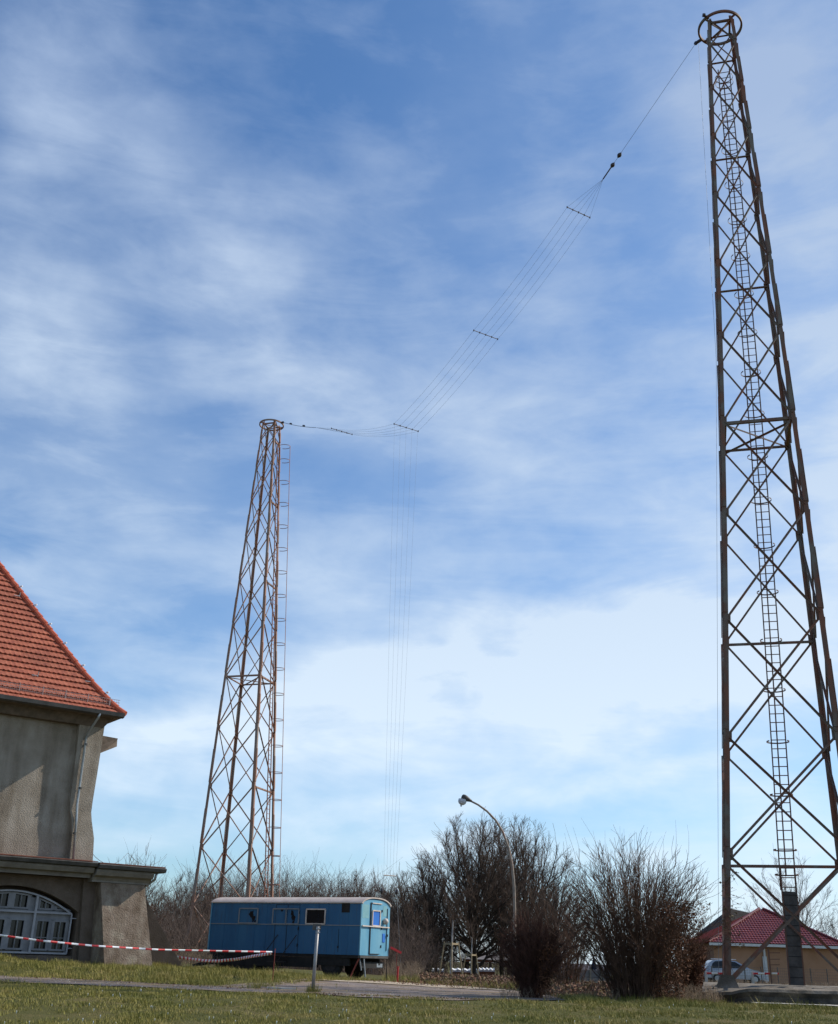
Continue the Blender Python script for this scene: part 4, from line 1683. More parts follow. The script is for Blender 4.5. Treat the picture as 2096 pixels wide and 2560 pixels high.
    core = [Q(UL, n0 - 0.05, 9.70), Q(ue - 0.05, n0 - 0.05, 9.70), Q(ue - 0.05, -9.8, 9.70), Q(UL, -9.8, 9.70)]
    # inner solid following the curved foot so nothing shows through
    prev = core
    for t in (0.4, 0.9, 1.6, 2.6, 4.0, 4.95):
        z = 9.74 + zr(t) - 0.06
        cur = [Q(UL, n0 - t - 0.02, z), Q(ue - t - 0.02, n0 - t - 0.02, z), Q(ue - t - 0.02, -9.8 + t, z), Q(UL, -9.8 + t, z)]
        F2.add(prev + cur, [(0, 1, 5, 4), (1, 2, 6, 5), (2, 3, 7, 6)])
        prev = cur
    F2.add(prev, [(0, 1, 2, 3)])
    ro = R.build('roof', M['tile'], root)
    F2.build('roof_deck', M['tile'], ro)
    # hip tiles
    hm = None
    pts = [hipA + hd * (t * math.sqrt(2)) + Vector((0, 0, zr(t) + 0.05)) for t in np.linspace(0, 5.3, 60)]
    # overlapping hip caps
    s = 0
    acc = 0
    caps = []
    last = pts[0]
    for a, b in zip(pts[:-1], pts[1:]):
        acc += (b - a).length
        if acc > 0.36:
            caps.append((last, b))
            last = b
            acc = 0
    for a, b in caps:
        m2 = MB()
        m2.tube([a - (b - a) * 0.12, b], [0.135, 0.10], 10)
        m2.build('hip_tile', M['ridge'], ro)
    # lightning conductor brackets on the hip
    for i in (2, 5, 8, 11, 14, 17):
        if i < len(caps):
            a = caps[i][0]
            m2 = MB()
            m2.tube([a + Vector((0, 0, 0.1)), a + Vector((0, 0, 0.26))], 0.014, 6)
            m2.tube([a + Vector((0, 0, 0.26)) - hd * 0.05, a + Vector((0, 0, 0.26)) + hd * 0.06], 0.03, 6)
            m2.build('conductor_clip', M['white'], ro)
    # snow guard along the eaves
    m2 = MB()
    t = 0.28
    zb = 9.74 + zr(t) + 0.05
    for zz in (0.06, 0.16, 0.26):
        m2.tube([Q(-8, n0 - t, zb + zz), Q(ue - t + 0.2, n0 - t, zb + zz)], 0.009, 5)
    u = -8.0
    while u < ue - t + 0.2:
        m2.tube([Q(u, n0 - t, zb), Q(u, n0 - t, zb + 0.28)], 0.005, 4)
        u += 0.08
    u = -7.9
    while u < ue - t + 0.2:
        m2.beam(Q(u, n0 - t, zb - 0.05), Q(u, n0 - t, zb + 0.32), 0.03, 0.03, bu)
        u += 0.85
    m2.build('snow_guard', M['guard'], ro)
    for (u, t) in ((-2.55, 1.0), (-5.1, 3.4), (-4.6, 0.9)):
        m2 = MB()
        z = 9.74 + zr(t) + 0.06
        m2.tube([Q(u, n0 - t, z), Q(u, n0 - t + 0.06, z + 0.2)], 0.016, 6)
        m2.tube([Q(u, n0 - t + 0.03, z + 0.05), Q(u - 0.25, n0 - t + 0.12, z + 0.02)], 0.010, 6)
        m2.build('roof_hook', M['zinc'], ro)
    # down pipe beside the pilaster
    m2 = MB()
    m2.tube([Q(-2.38, ne + 0.1, 9.66), Q(-2.40, ne + 0.02, 9.50), Q(-2.48, 0.24, 9.05), Q(-2.50, 0.12, 8.8), Q(-2.46, 0.09, 6.4),
             Q(-2.40, 0.07, 5.9), Q(-2.30, 0.07, 4.45)], 0.045, 10)
    dp = m2.build('down_pipe', M['zinc'], root, smooth=True)
    for z in (8.6, 7.0, 5.4):
        m2 = MB()
        m2.tube([Q(-2.47 + (8.6 - z) * 0.02, 0.12, z - 0.03), Q(-2.47 + (8.6 - z) * 0.02, 0.12, z + 0.03)], 0.066, 10)
        m2.build('pipe_clamp', M['gutter'], dp)
    # stub roof on the far side wall
    m2 = MB()
    m2.hexa([Q(-2.2, -1.4, 8.45), Q(-1.30, -1.4, 8.62), Q(-0.62, -1.6, 8.98), Q(-2.2, -3.2, 8.9),
             Q(-2.2, -1.3, 9.30), Q(-0.66, -1.5, 9.28), Q(-0.60, -1.7, 9.25), Q(-2.2, -3.2, 9.35)])
    m2.build('side_canopy', M['soffit'], root)
    # ---- annex in front: solid mass, cornice, roof lip, buttress
    m2 = MB()
    prism(m2, [(0.0, 4.05), (0.26, 4.08), (0.34, 4.2), (0.34, 4.26), (-0.3, 4.3), (-0.3, 3.98), (0.0, 3.92)], UL, -1.55)
    prism(m2, [(0.08, 3.86), (0.16, 3.96), (0.36, 4.02), (0.44, 4.14), (0.44, 4.22), (-4.6, 4.26), (-4.6, 3.80), (0.08, 3.80)], -1.50, 0.70)
    m2.build('annex_cornice', M['cornice'], root)
    m2 = MB()
    prism(m2, [(0.36, 4.27), (0.50, 4.29), (0.55, 4.40), (0.48, 4.44), (-0.35, 4.50), (-0.35, 4.33)], UL, -1.52)
    prism(m2, [(0.46, 4.23), (0.62, 4.25), (0.66, 4.36), (0.58, 4.40), (-4.8, 4.52), (-4.8, 4.28)], -1.50, 1.08)
    m2.build('annex_gutter', M['gutter'], root)
    m2 = MB()
    prism(m2, [(0.60, 4.405), (0.60, 4.44), (-4.8, 4.60), (-4.8, 4.525)], -1.50, 1.05)
    prism(m2, [(0.50, 4.445), (0.50, 4.475), (-0.19, 4.54), (-0.19, 4.505)], UL, -1.52)
    m2.build('annex_roof', M['brownred'], root)
    # annex block behind the buttress
    m2 = MB()
    m2.hexa([Q(-0.95, -0.28, 0.5), Q(0.62, -0.28, 0.5), Q(1.1, -4.5, 0.5), Q(-0.95, -4.5, 0.5),
             Q(-1.2, -0.28, 3.79), Q(0.5, -0.28, 3.79), Q(0.5, -4.5, 3.79), Q(-1.2, -4.5, 3.79)])
    m2.build('annex_wall', M['render_low'], root)
    m2 = MB()
    m2.box(Q(UL, -9, 3.935), bu * (0.45 - UL), bn * 8.6, Vector((0, 0, 0.31)))
    m2.box(Q(UL, -9, 0.5), bu * (-1.0 - UL), bn * 7.75, Vector((0, 0, 3.43)))
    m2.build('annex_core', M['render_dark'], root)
    m2 = MB()
    m2.hexa([Q(-0.74, 0.62, 0.5), Q(1.10, 0.62, 0.5), Q(1.22, -0.27, 0.5), Q(-0.98, -0.27, 0.5),
             Q(-1.16, 0.06, 3.79), Q(0.52, 0.06, 3.79), Q(0.58, -0.27, 3.79), Q(-1.18, -0.27, 3.79)])
    m2.build('battered_buttress', M['render_low'], root)
    # sloping buttress further back
    m2 = MB()
    V = [Q(1.2, -3.2, 0.5), Q(4.05, -2.6, 0.5), Q(1.6, -3.0, 3.9), Q(1.2, -3.2, 3.9)]
    Bk = [Q(1.2, -4.2, 0.5), Q(4.05, -3.7, 0.5), Q(1.6, -4.2, 3.9), Q(1.2, -4.2, 3.9)]
    m2.add(V + Bk, [(0, 1, 2, 3), (7, 6, 5, 4), (1, 5, 6, 2), (0, 4, 5, 1), (3, 2, 6, 7)])
    m2.build('raking_buttress', M['render_dark'], root)
    # corner down pipe on the buttress
    m2 = MB()
    m2.tube([Q(0.86, 0.30, 4.25), Q(0.84, 0.22, 4.0), Q(0.66, -0.18, 3.75), Q(0.66, -0.22, 2.6), Q(0.9, -0.25, 1.9)], 0.045, 8)
    m2.build('down_pipe', M['zinc'], root, smooth=True)
    # ---- ground floor wall with arched opening (built as strips round the arch)
    u0, u1 = -6.38, -1.62        # opening
    uc = (u0 + u1) / 2
    rb = (u1 - u0) / 2

    def archz(u, sp=2.76, rise=0.78):
        x = (u - uc) / rb
        return sp + rise * (1 - x * x)
    m2 = MB()
    # jamb to the right (pilaster) and left
    m2.hexa([Q(u1, -0.55, 0.6), Q(-0.9, -0.55, 0.6), Q(-0.9, -1.2, 0.6), Q(u1, -1.2, 0.6),
             Q(u1, -0.55, 3.92), Q(-1.2, -0.55, 3.92), Q(-1.2, -1.2, 3.92), Q(u1, -1.2, 3.92)])
    m2.hexa([Q(UL, -0.55, 0.6), Q(u0, -0.55, 0.6), Q(u0, -1.2, 0.6), Q(UL, -1.2, 0.6),
             Q(UL, -0.55, 3.92), Q(u0, -0.55, 3.92), Q(u0, -1.2, 3.92), Q(UL, -1.2, 3.92)])
    K = 32
    for i in range(K):
        a, b = u0 + (u1 - u0) * i / K, u0 + (u1 - u0) * (i + 1) / K
        m2.hexa([Q(a, -0.55, archz(a)), Q(b, -0.55, archz(b)), Q(b, -1.2, archz(b)), Q(a, -1.2, archz(a)),
                 Q(a, -0.55, 3.92), Q(b, -0.55, 3.92), Q(b, -1.2, 3.92), Q(a, -1.2, 3.92)])
    # sill wall
    m2.hexa([Q(u0, -0.60, 0.6), Q(u1, -0.60, 0.6), Q(u1, -1.2, 0.6), Q(u0, -1.2, 0.6),
             Q(u0, -0.60, 1.30), Q(u1, -0.60, 1.30), Q(u1, -1.2, 1.30), Q(u0, -1.2, 1.30)])
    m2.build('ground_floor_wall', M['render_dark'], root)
    # shallow pilaster right of the window
    m2 = MB()
    m2.hexa([Q(-1.40, -0.36, 0.6), Q(-0.93, -0.36, 0.6), Q(-0.93, -0.54, 0.6), Q(-1.40, -0.54, 0.6),
             Q(-1.66, -0.36, 3.92), Q(-1.20, -0.36, 3.92), Q(-1.20, -0.54, 3.92), Q(-1.66, -0.54, 3.92)])
    m2.build('wall_pilaster', M['render_dark'], root)
    # ---- arched window
    wn = -0.78
    wL, wR = -6.20, -1.80
    wc, wr = (wL + wR) / 2, (wR - wL) / 2

    def wz(u, d=0.0):
        x = (u - wc) / wr
        return 2.68 + 0.70 * (1 - min(1, x * x)) - d

    g = MB()
    K = 40
    for i in range(K):
        a, b = wL + (wR - wL) * i / K, wL + (wR - wL) * (i + 1) / K
        g.hexa([Q(a, wn - 0.10, 1.36), Q(b, wn - 0.10, 1.36), Q(b, wn - 0.16, 1.36), Q(a, wn - 0.16, 1.36),
                Q(a, wn - 0.10, wz(a) - 0.02), Q(b, wn - 0.10, wz(b) - 0.02), Q(b, wn - 0.16, wz(b) - 0.02), Q(a, wn - 0.16, wz(a) - 0.02)])
    win = MB()
    for i in range(K):
        a, b = wL + (wR - wL) * i / K, wL + (wR - wL) * (i + 1) / K
        win.beam(Q(a, wn + 0.10, wz(a)), Q(b, wn + 0.10, wz(b)), 0.05, 0.055, bn)
    win.beam(Q(wL, wn + 0.10, 1.37), Q(wR, wn + 0.10, 1.37), 0.05, 0.06, bn)
    win.beam(Q(wR, wn + 0.10, 1.36), Q(wR, wn + 0.10, 2.68), 0.05, 0.05, bn)
    win.beam(Q(wL, wn + 0.10, 1.36), Q(wL, wn + 0.10, 2.68), 0.05, 0.05, bn)
    for u in (-3.12, -4.88):
        win.beam(Q(u, wn + 0.10, 1.36), Q(u, wn + 0.10, wz(u)), 0.06, 0.08, bn)
    win.beam(Q(wL, wn + 0.095, 2.70), Q(wR, wn + 0.095, 2.70), 0.05, 0.06, bn)
    wo = win.build('arched_window', M['winframe'], root)
    g.build('glass_pane', M['glass'], wo)
    # inner casements: (u left, u right)
    for (a, b) in ((-3.02, -2.50), (-2.40, -1.88), (-3.94, -3.38), (-4.62, -4.06), (-5.50, -4.98), (-6.12, -5.60)):
        cm = MB()
        for (z0, z1) in ((1.46, 2.46), (2.80, None)):
            w = 0.06
            za = z1 if z1 else wz(a, 0.05)
            zb_ = z1 if z1 else wz(b, 0.05)
            if min(za, zb_) - z0 < 0.02:
                za, zb_ = max(za, z0 + 0.03), max(zb_, z0 + 0.03)
            cm.beam(Q(a, wn, z0), Q(a, wn, za), 0.05, w * 2.0, bn)
            cm.beam(Q(b, wn, z0), Q(b, wn, zb_), 0.05, w * 2.0, bn)
            cm.beam(Q(a, wn, z0 + .02), Q(b, wn, z0 + .02), 0.049, w, bn)
            cm.beam(Q(a, wn, za - .02), Q(b, wn, zb_ - .02), 0.048, w, bn)
            m = (a + b) / 2
            cm.beam(Q(m, wn, z0), Q(m, wn, (za + zb_) / 2), 0.035, 0.025, bn)
            if z1:
                zq = z0 + (z1 - z0) * 0.42
                cm.beam(Q(a, wn, zq), Q(b, wn, zq), 0.034, 0.025, bn)
        cm.build('casement', M['winframe_in'], wo)
    m2 = MB()
    for (a, b) in ((-3.36, -3.04), (-5.0, -4.64), (wL, -6.14), (-1.87, wR)):
        m2.box(Q(a, wn - 0.03, 1.40), bu * (b - a), bn * 0.03, Vector((0, 0, wz((a + b) / 2) - 1.50)))
    m2.box(Q(wL, wn - 0.035, 2.47), bu * (wR - wL), bn * 0.028, Vector((0, 0, 0.30)))
    m2.build('inner_frame', M['winframe_in'], wo)
    # stay brackets of the outer screen
    for z in (2.55, 1.55):
        m2 = MB()
        m2.beam(Q(wR, wn + 0.10, z), Q(wR + 0.24, wn + 0.10, z), 0.03, 0.03, bn)
        m2.build('screen_bracket', M['winframe'], wo)


building()

# ------------------------------------------------------------------ blue trailer
td = Vector((-math.cos(math.radians(29)), math.sin(math.radians(29)), 0))      # along the long side, away from the camera
tm_ = Vector((math.sin(math.radians(29)), math.cos(math.radians(29)), 0))       # along the end wall, away
TO = at(899, 2388, 47)
ZF, ZT = TO.z, 3.80
TLn, TWd = 7.75, 2.36


def TP(l, w, z):
    return Vector((TO.x, TO.y, 0)) + td * l + tm_ * w + Vector((0, 0, z))


def tl(px, py):     # pixel on the long side -> (length, z)
    p = hit(px, py, TP(0, 0, 0), tm_)
    return (p - TP(0, 0, 0)).dot(td), p.z


def te(px, py):     # pixel on the end wall -> (width, z)
    p = hit(px, py, TP(0, 0, 0), td)
    return (p - TP(0, 0, 0)).dot(tm_), p.z


def trailer():
    gz0 = gz(TP(3, 1, 0).x, TP(3, 1, 0).y)
    root = empty('work_trailer', TP(TLn / 2, TWd / 2, gz0), 'old blue caravan style work trailer with broken windows parked on the grass', 'trailer')
    # body: end profile with arched roof swept along the length
    def roofz(w):
        x = (w - TWd / 2) / (TWd / 2)
        return ZT - 0.12 + 0.17 * (1 - abs(x) ** 2.6)
    K = 18
    wsn = [TWd * i / K for i in range(K + 1)]
    mb = MB()
    prof = [(0, ZF)] + [(w, roofz(w) - 0.04) for w in wsn] + [(TWd, ZF)]
    k = len(prof)
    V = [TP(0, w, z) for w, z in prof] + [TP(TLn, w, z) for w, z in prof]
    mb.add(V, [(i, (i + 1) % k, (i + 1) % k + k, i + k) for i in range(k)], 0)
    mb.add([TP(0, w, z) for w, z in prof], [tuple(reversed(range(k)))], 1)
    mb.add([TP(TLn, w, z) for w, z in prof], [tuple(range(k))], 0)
    body = mb.build('body', [M['blue'], M['blue_lit']], root)
    # roof skin with rolled edge
    mb = MB()
    K = 22
    outer, inner = [], []
    for i in range(K + 1):
        w = -0.05 + (TWd + 0.10) * i / K
        x = (w - TWd / 2) / (TWd / 2 + 0.05)
        z = ZT - 0.17 + 0.275 * max(0.0, 1 - abs(x) ** 2.8) ** 0.85 * 0.95
        outer.append((w, z))
    inner = [(min(max(w, 0.0), TWd) * 0.98 + 0.02, z - 0.05) for w, z in outer]
    L0, L1 = -0.05, TLn + 0.05
    ring0 = outer + inner[::-1]
    k = len(ring0)
    mb.add([TP(L0, w, z) for w, z in ring0] + [TP(L1, w, z) for w, z in ring0],
           [(i, (i + 1) % k, (i + 1) % k + k, i + k) for i in range(k)] + [tuple(reversed(range(k))), tuple(range(k, 2 * k))])
    rf = mb.build('roof', M['roofskin'], root)
    # trim along the side
    mb = MB()
    mb.beam(TP(0.02, -0.03, ZT - 0.17), TP(TLn - 0.02, -0.03, ZT - 0.17), 0.05, 0.035, tm_)
    mb.build('drip_rail', M['cream'], rf)
    mb = MB()
    _, zb = tl(700, 2311)
    mb.beam(TP(0.03, -0.012, zb), TP(TLn - 0.03, -0.012, zb), 0.02, 0.035, tm_)
    mb.build('belt_rail', M['frame_grey'], root)
    # riveted panel joints
    for l in (0.62, 1.62, 2.1, 3.05, 4.75, 5.35, 6.2, 7.0):
        mb = MB()
        mb.beam(TP(l, -0.004, ZF + 0.03), TP(l, -0.004, ZT - 0.2), 0.008, 0.05, tm_)
        for k in range(24):
            z = ZF + 0.06 + k * (ZT - ZF - 0.3) / 23
            mb.lathe(TP(l - 0.015, -0.008, z), -tm_, [(0, 0.008), (0.005, 0.004)], 6)
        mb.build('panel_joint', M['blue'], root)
    for l in (0.0, TLn):
        mb = MB()
        mb.beam(TP(l, -0.01, ZF), TP(l, -0.01, ZT - 0.17), 0.03, 0.05, tm_)
        mb.build('corner_trim', M['blue_lit'], root)
    # long side windows
    wins = [((601, 2271), (644, 2308), M['blue_lit'], True, M['cream']), ((685, 2272), (715, 2310), M['blue_lit'], True, M['cream']),
            ((718, 2272), (747, 2310), M['blue_lit'], True, M['cream']), ((768, 2273), (813, 2310), M['hole'], False, M['cream'])]
    WF = [M['frame_grey'], M['frame_grey'], M['frame_grey'], M['cream']]
    for i, (a, b, m_, broken, fm) in enumerate(wins):
        l0, z1 = tl(*a)
        l1, z0 = tl(*b)
        l0, l1 = min(l0, l1), max(l0, l1)
        mb = MB()
        for (p, q) in (((l0, z0), (l1, z0)), ((l0, z1), (l1, z1)), ((l0, z0), (l0, z1)), ((l1, z0), (l1, z1))):
            mb.beam(TP(p[0], -0.03, p[1]), TP(q[0], -0.03, q[1]), 0.04, 0.05, tm_)
        wo = mb.build('window', WF[i], root)
        mb = MB()
        mb.box(TP(l0 + 0.02, -0.012, z0 + 0.02), td * (l1 - l0 - 0.04), tm_ * 0.009, Vector((0, 0, z1 - z0 - 0.04)))
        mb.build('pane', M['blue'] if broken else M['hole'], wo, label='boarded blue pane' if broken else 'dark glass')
        if broken:
            rg = random.Random(70 + i)
            for (fx, fz, r) in [[(0.35, 0.62, .13), (0.22, 0.3, .12), (0.13, 0.12, .05)], [(0.35, 0.9, .07)], [(0.55, 0.74, .08), (0.45, 0.4, .12), (0.42, 0.12, .06)]][i]:
                c = TP(l0 + (l1 - l0) * fx, -0.0135, z0 + (z1 - z0) * fz)
                mb = MB()
                pts = []
                for a_ in range(11):
                    an = 2 * math.pi * a_ / 11
                    rr = r * rg.uniform(0.6, 1.25)
                    pts.append(c + td * math.cos(an) * rr + Vector((0, 0, math.sin(an) * rr * 1.2)))
                back = [p + tm_ * 0.0012 for p in pts]
                mb.add(pts + back, [tuple(range(11)), tuple(reversed(range(11, 22)))])
                mb.build('broken_hole', M['hole'], wo)
    # double doors in the side with diagonal steps rail
    l0, z1 = tl(751, 2262)
    l1, z0 = tl(683, 2384)
    mb = MB()
    for l in (l0, l1, (l0 + l1) / 2):
        mb.beam(TP(l, -0.006, z0), TP(l, -0.006, z1), 0.012, 0.018, tm_)
    mb.beam(TP(l0, -0.006, z1), TP(l1, -0.006, z1), 0.011, 0.018, tm_)
    dr = mb.build('side_door', M['black'], root)
    for z in (z0 + 0.35, z0 + 1.0, z1 - 0.3):
        mb = MB()
        mb.beam(TP(l0, -0.03, z - 0.06), TP(l0, -0.03, z + 0.06), 0.03, 0.04, tm_)
        mb.build('hinge', M['black'], dr)
    for a in (0, 1):
        mb = MB()
        mb.tube([TP(l0 + 0.05 + a * 0.95, -0.05, z0 + 0.75), TP(l0 + 0.55 + a * 0.95, -0.55, z0 - 0.25)], 0.016, 6)
        mb.build('stair_rail', M['black'], root)
    for i_, (zz, oo) in enumerate(((z0 - 0.08, 0.12), (z0 - 0.32, 0.32), (z0 - 0.56, 0.52))):
        mb = MB()
        mb.box(TP(l0 + 0.3, -oo - 0.2, zz), td * 0.85, tm_ * 0.22, Vector((0, 0, 0.035)))
        mb.build('step', M['rim'], root)
    # vent and hatch
    la, za = tl(855, 2281)
    lb, zb2 = tl(876, 2257)
    mb = MB()
    mb.box(TP(lb, -0.02, za), td * (la - lb), tm_ * 0.018, Vector((0, 0, zb2 - za)))
    mb.build('vent', M['black'], root)
    lh, zh = tl(848, 2322)
    mb = MB()
    mb.beam(TP(lh, -0.005, zh), TP(lh, -0.005, ZF + 0.1), 0.01, 0.015, tm_)
    mb.beam(TP(lh, -0.02, ZF + 0.25), TP(lh, -0.02, ZF + 0.33), 0.03, 0.05, tm_)
    mb.build('hatch_seam', M['black'], root)
    # end wall: door, window, rail, lamp, plates
    def ebox(name, a, b, m_, t=0.02, off=0.0, parent=root):
        w0, z1_ = te(*a)
        w1, z0_ = te(*b)
        mb_ = MB()
        mb_.box(TP(-t - off, min(w0, w1), z0_), td * t, tm_ * abs(w1 - w0), Vector((0, 0, z1_ - z0_)))
        return mb_.build(name, m_, parent)
    w0, zt_ = te(928, 2256)
    w1, zb_ = te(956, 2386)
    mb = MB()
    w1 = w0 + 0.90
    mb.box(TP(-0.018, w0, zb_), td * 0.017, tm_ * (w1 - w0), Vector((0, 0, zt_ - zb_)))
    door = mb.build('end_door', M['blue_lit'], root)
    mb = MB()
    mb.beam(TP(-0.024, w0, zb_), TP(-0.024, w0, zt_), 0.028, 0.045, td)
    mb.beam(TP(-0.022, w0, zb_), TP(-0.022, w0 + 0.75, zb_), 0.026, 0.03, td)
    mb.build('door_gap', M['black'], door)
    mb = MB()
    mb.beam(TP(-0.035, w0 + 0.08, zt_ - 0.02), TP(-0.035, w1 - 0.05, zt_ - 0.02), 0.04, 0.035, td)
    mb.build('rain_strip', M['cream'], door)
    wa_, za_ = te(931, 2276)
    wb_ = wa_ + 0.62
    zb3 = te(931, 2314)[1]
    mb = MB()
    for (p, q) in (((wa_, zb3), (wb_, zb3)), ((wa_, za_), (wb_, za_)), ((wa_, zb3), (wa_, za_)), ((wb_, zb3), (wb_, za_))):
        mb.beam(TP(-0.036, p[0], p[1]), TP(-0.036, q[0], q[1]), 0.034, 0.05, td)
    dw = mb.build('door_window', M['cream'], door)
    mb = MB()
    mb.box(TP(-0.026, wa_ + .02, zb3 + .02), td * 0.007, tm_ * (wb_ - wa_ - .04), Vector((0, 0, za_ - zb3 - .04)))
    mb.build('pane', M['blue_dark'], dw)
    for z in (zt_ - 0.3, zt_ - 0.98, zb_ + 0.3):
        mb = MB()
        mb.beam(TP(-0.035, w1, z - 0.05), TP(-0.035, w1, z + 0.05), 0.03, 0.05, td)
        mb.build('hinge', M['black'], door)
    mb = MB()
    zr_ = te(928, 2316)[1]
    mb.beam(TP(-0.05, 0.04, zr_), TP(-0.05, TWd - 0.1, zr_), 0.05, 0.045, td)
    mb.build('end_rail', M['cream'], root)
    # pale patches
    for (a, b, c_, d_) in ((0.10, 0.62, ZT - 0.75, ZT - 0.22), (1.78, 2.08, ZT - 0.62, ZT - 0.2)):
        mb = MB()
        mb.box(TP(-0.004, a, c_), td * 0.003, tm_ * (b - a), Vector((0, 0, d_ - c_)))
        mb.build('paint_patch', M['patch'], root)
    mb = MB()
    c = TP(-0.02, 1.86, te(962, 2304)[1])
    mb.lathe(c, -td, [(0, 0.09), (0.05, 0.13), (0.12, 0.12), (0.17, 0.07), (0.19, 0.02)], 16)
    mb.build('end_lamp', M['cream'], root, smooth=True)
    mb = MB()
    zq = te(958, 2345)[1]
    mb.box(TP(-0.02, 1.78, zq - 0.17), td * 0.018, tm_ * 0.2, Vector((0, 0, 0.34)))
    mb.build('blue_plate', M['blue_dark'], root)
    mb = MB()
    mb.beam(TP(-0.02, 2.12, ZF + 0.2), TP(-0.02, 2.12, ZT - 0.3), 0.02, 0.025, td)
    mb.beam(TP(-0.05, 2.12, ZF + 0.75), TP(-0.05, 2.12, ZF + 0.85), 0.04, 0.05, td)
    mb.build('seam_bolt', M['black'], root)
    mb = MB()
    mb.box(TP(-0.05, 0.0, ZF - 0.10), td * 0.12, tm_ * (TWd - 0.1), Vector((0, 0, 0.09)))
    mb.build('end_sill', M['gutter'], root)
    # underframe, plus black boxes filled in for the shade below the floor
    mb = MB()
    mb.box(TP(0.1, 0.02, ZF - 0.12), td * (TLn - 0.2), tm_ * (TWd - 0.04), Vector((0, 0, 0.115)))
    for w in (0.45, 1.75):
        mb.box(TP(0.1, w, ZF - 0.36), td * (TLn - 0.2), tm_ * 0.12, Vector((0, 0, 0.235)))
    mb.box(TP(2.3, 0.04, ZF - 0.52), td * 5.2, tm_ * 0.5, Vector((0, 0, 0.395)))
    mb.box(TP(5.3, 0.06, ZF - 0.72), td * 2.0, tm_ * 1.9, Vector((0, 0, 0.6)))
    mb.box(TP(0.5, 0.06, ZF - 0.42), td * 2.0, tm_ * 0.1, Vector((0, 0, 0.29)))
    mb.build('chassis_and_shade_fill', M['black'], root)
    mb = MB()
    mb.box(TP(0.12, 0.45, ZF - 0.48), td * 0.08, tm_ * 1.75, Vector((0, 0, 0.24)))
    bp = mb.build('bumper_beam', M['black'], root)
    mb = MB()
    mb.box(TP(0.115, 1.62, ZF - 0.44), td * 0.004, tm_ * 0.46, Vector((0, 0, 0.14)))
    mb.build('number_plate', M['zinc'], bp)
    # wheels
    for l in (1.45, 6.25):
        for w in (0.12, TWd - 0.42):
            g_ = gz(TP(l, w, 0).x, TP(l, w, 0).y)
            r = 0.50
            mb = MB()
            c = TP(l, w, g_ + r - 0.03)
            mb.lathe(c, tm_, [(0, r * 0.78), (0.04, r * 0.95), (0.1, r), (0.2, r), (0.26, r * 0.95), (0.3, r * 0.78)], 24)
            wh = mb.build('wheel', M['rubber'], root)
            mb = MB()
            mb.lathe(c - tm_ * 0.012, tm_, [(0, 0.12), (0.002, 0.26), (0.012, 0.27)], 18)
            mb.build('rim', M['rim'], wh)
        mb = MB()
        mb.tube([TP(l, 0.2, gz0 + 0.45), TP(l, TWd - 0.2, gz0 + 0.45)], 0.05, 8)
        mb.build('axle', M['black'], root)
    # mudguards
    for l in (1.45, 6.25):
        mb = MB()
        mb.box(TP(l - 0.62, 0.05, ZF - 0.32), td * 1.24, tm_ * 0.4, Vector((0, 0, 0.30)))
        mb.build('mudguard', M['black'], root)
    # drawbar at the far end
    mb = MB()
    mb.beam(TP(TLn, 0.6, ZF - 0.35), TP(TLn + 1.7, TWd / 2, ZF - 0.62), 0.1, 0.1, Vector((0, 0, 1)))
    mb.beam(TP(TLn, TWd - 0.6, ZF - 0.35), TP(TLn + 1.7, TWd / 2 + 0.02, ZF - 0.62), 0.1, 0.1, Vector((0, 0, 1)))
    mb.build('drawbar', M['black'], root)
    # jack stand under the near corner
    g_ = gz(TP(0.1, 0.1, 0).x, TP(0.1, 0.1, 0).y)
    for (a, b, m_) in (((0.08, 0.12, ZF - 0.12), (0.45, 0.02, g_), M['redpole']), ((0.0, 0.35, ZF - 0.12), (-0.05, 0.45, g_ + 0.1), M['frame_grey']),
                       ((0.1, 0.2, ZF - 0.12), (0.05, 0.28, g_ + 0.35), M['frame_grey'])):
        mb = MB()
        mb.beam(TP(*a), TP(*b), 0.045, 0.045, td)
        mb.build('jack_leg', m_, root)
    # red marker arm on the back corner
    mb = MB()
    mb.beam(TP(-0.05, TWd + 0.05, te(977, 2372)[1] + 0.05), TP(-0.35, TWd + 0.45, te(977, 2380)[1] - 0.02), 0.09, 0.10, Vector((0, 0, 1)))
    mb.build('marker_arm', M['red'], root)
    # small roof pipe
    mb = MB()
    p = TP(6.0, 0.9, ZT + 0.15)
    mb.tube([p, p + Vector((0, 0, 0.38))], 0.04, 8)
    mb.build('stove_pipe', M['zinc'], root)


trailer()


# ------------------------------------------------------------------ sign post, barrier tape, poles
def post():
    b = at(782, 2480, 32.6)
    b.z = gz(b.x, b.y) - 0.05
    t = at(795, 2316, 32.6)
    root = empty('signpost', b, 'leaning grey metal post with a small turned away plate at the lawn edge', 'signpost')
    mb = MB()
    mb.tube([b, t], 0.048, 12)
    mb.build('pole', M['post'], root, smooth=True)
    mb = MB()
    c = t + Vector((-0.03, 0.04, -0.02))
    mb.cbox(c, 0.24, 0.02, 0.16, 0.12)
    mb.build('plate', M['gutter'], root)
    mb = MB()
    for z in (-0.04, -0.14):
        mb.tube([t + Vector((0.01, 0, z)), t + Vector((0.01, 0, z - 0.025))], 0.06, 10)
    mb.build('clamp', M['zinc'], root)
    # tuft of grass round the foot
    S = []
    rg = random.Random(5)
    for _ in range(160):
        a = rg.uniform(0, 6.28)
        p = b + Vector((math.cos(a) * rg.uniform(0.02, 0.22), math.sin(a) * rg.uniform(0.02, 0.15), 0.03))
        q = p + Vector((rg.gauss(0, 0.05), rg.gauss(0, 0.05), rg.uniform(0.08, 0.26)))
        S.append((*p, *q, 0.006, 0.002))
    o = segs_mesh('grass_tuft', S, M['blade'])
    tag(o, 'taller grass tuft round the foot of the leaning post', 'grass', kind='stuff')


post()


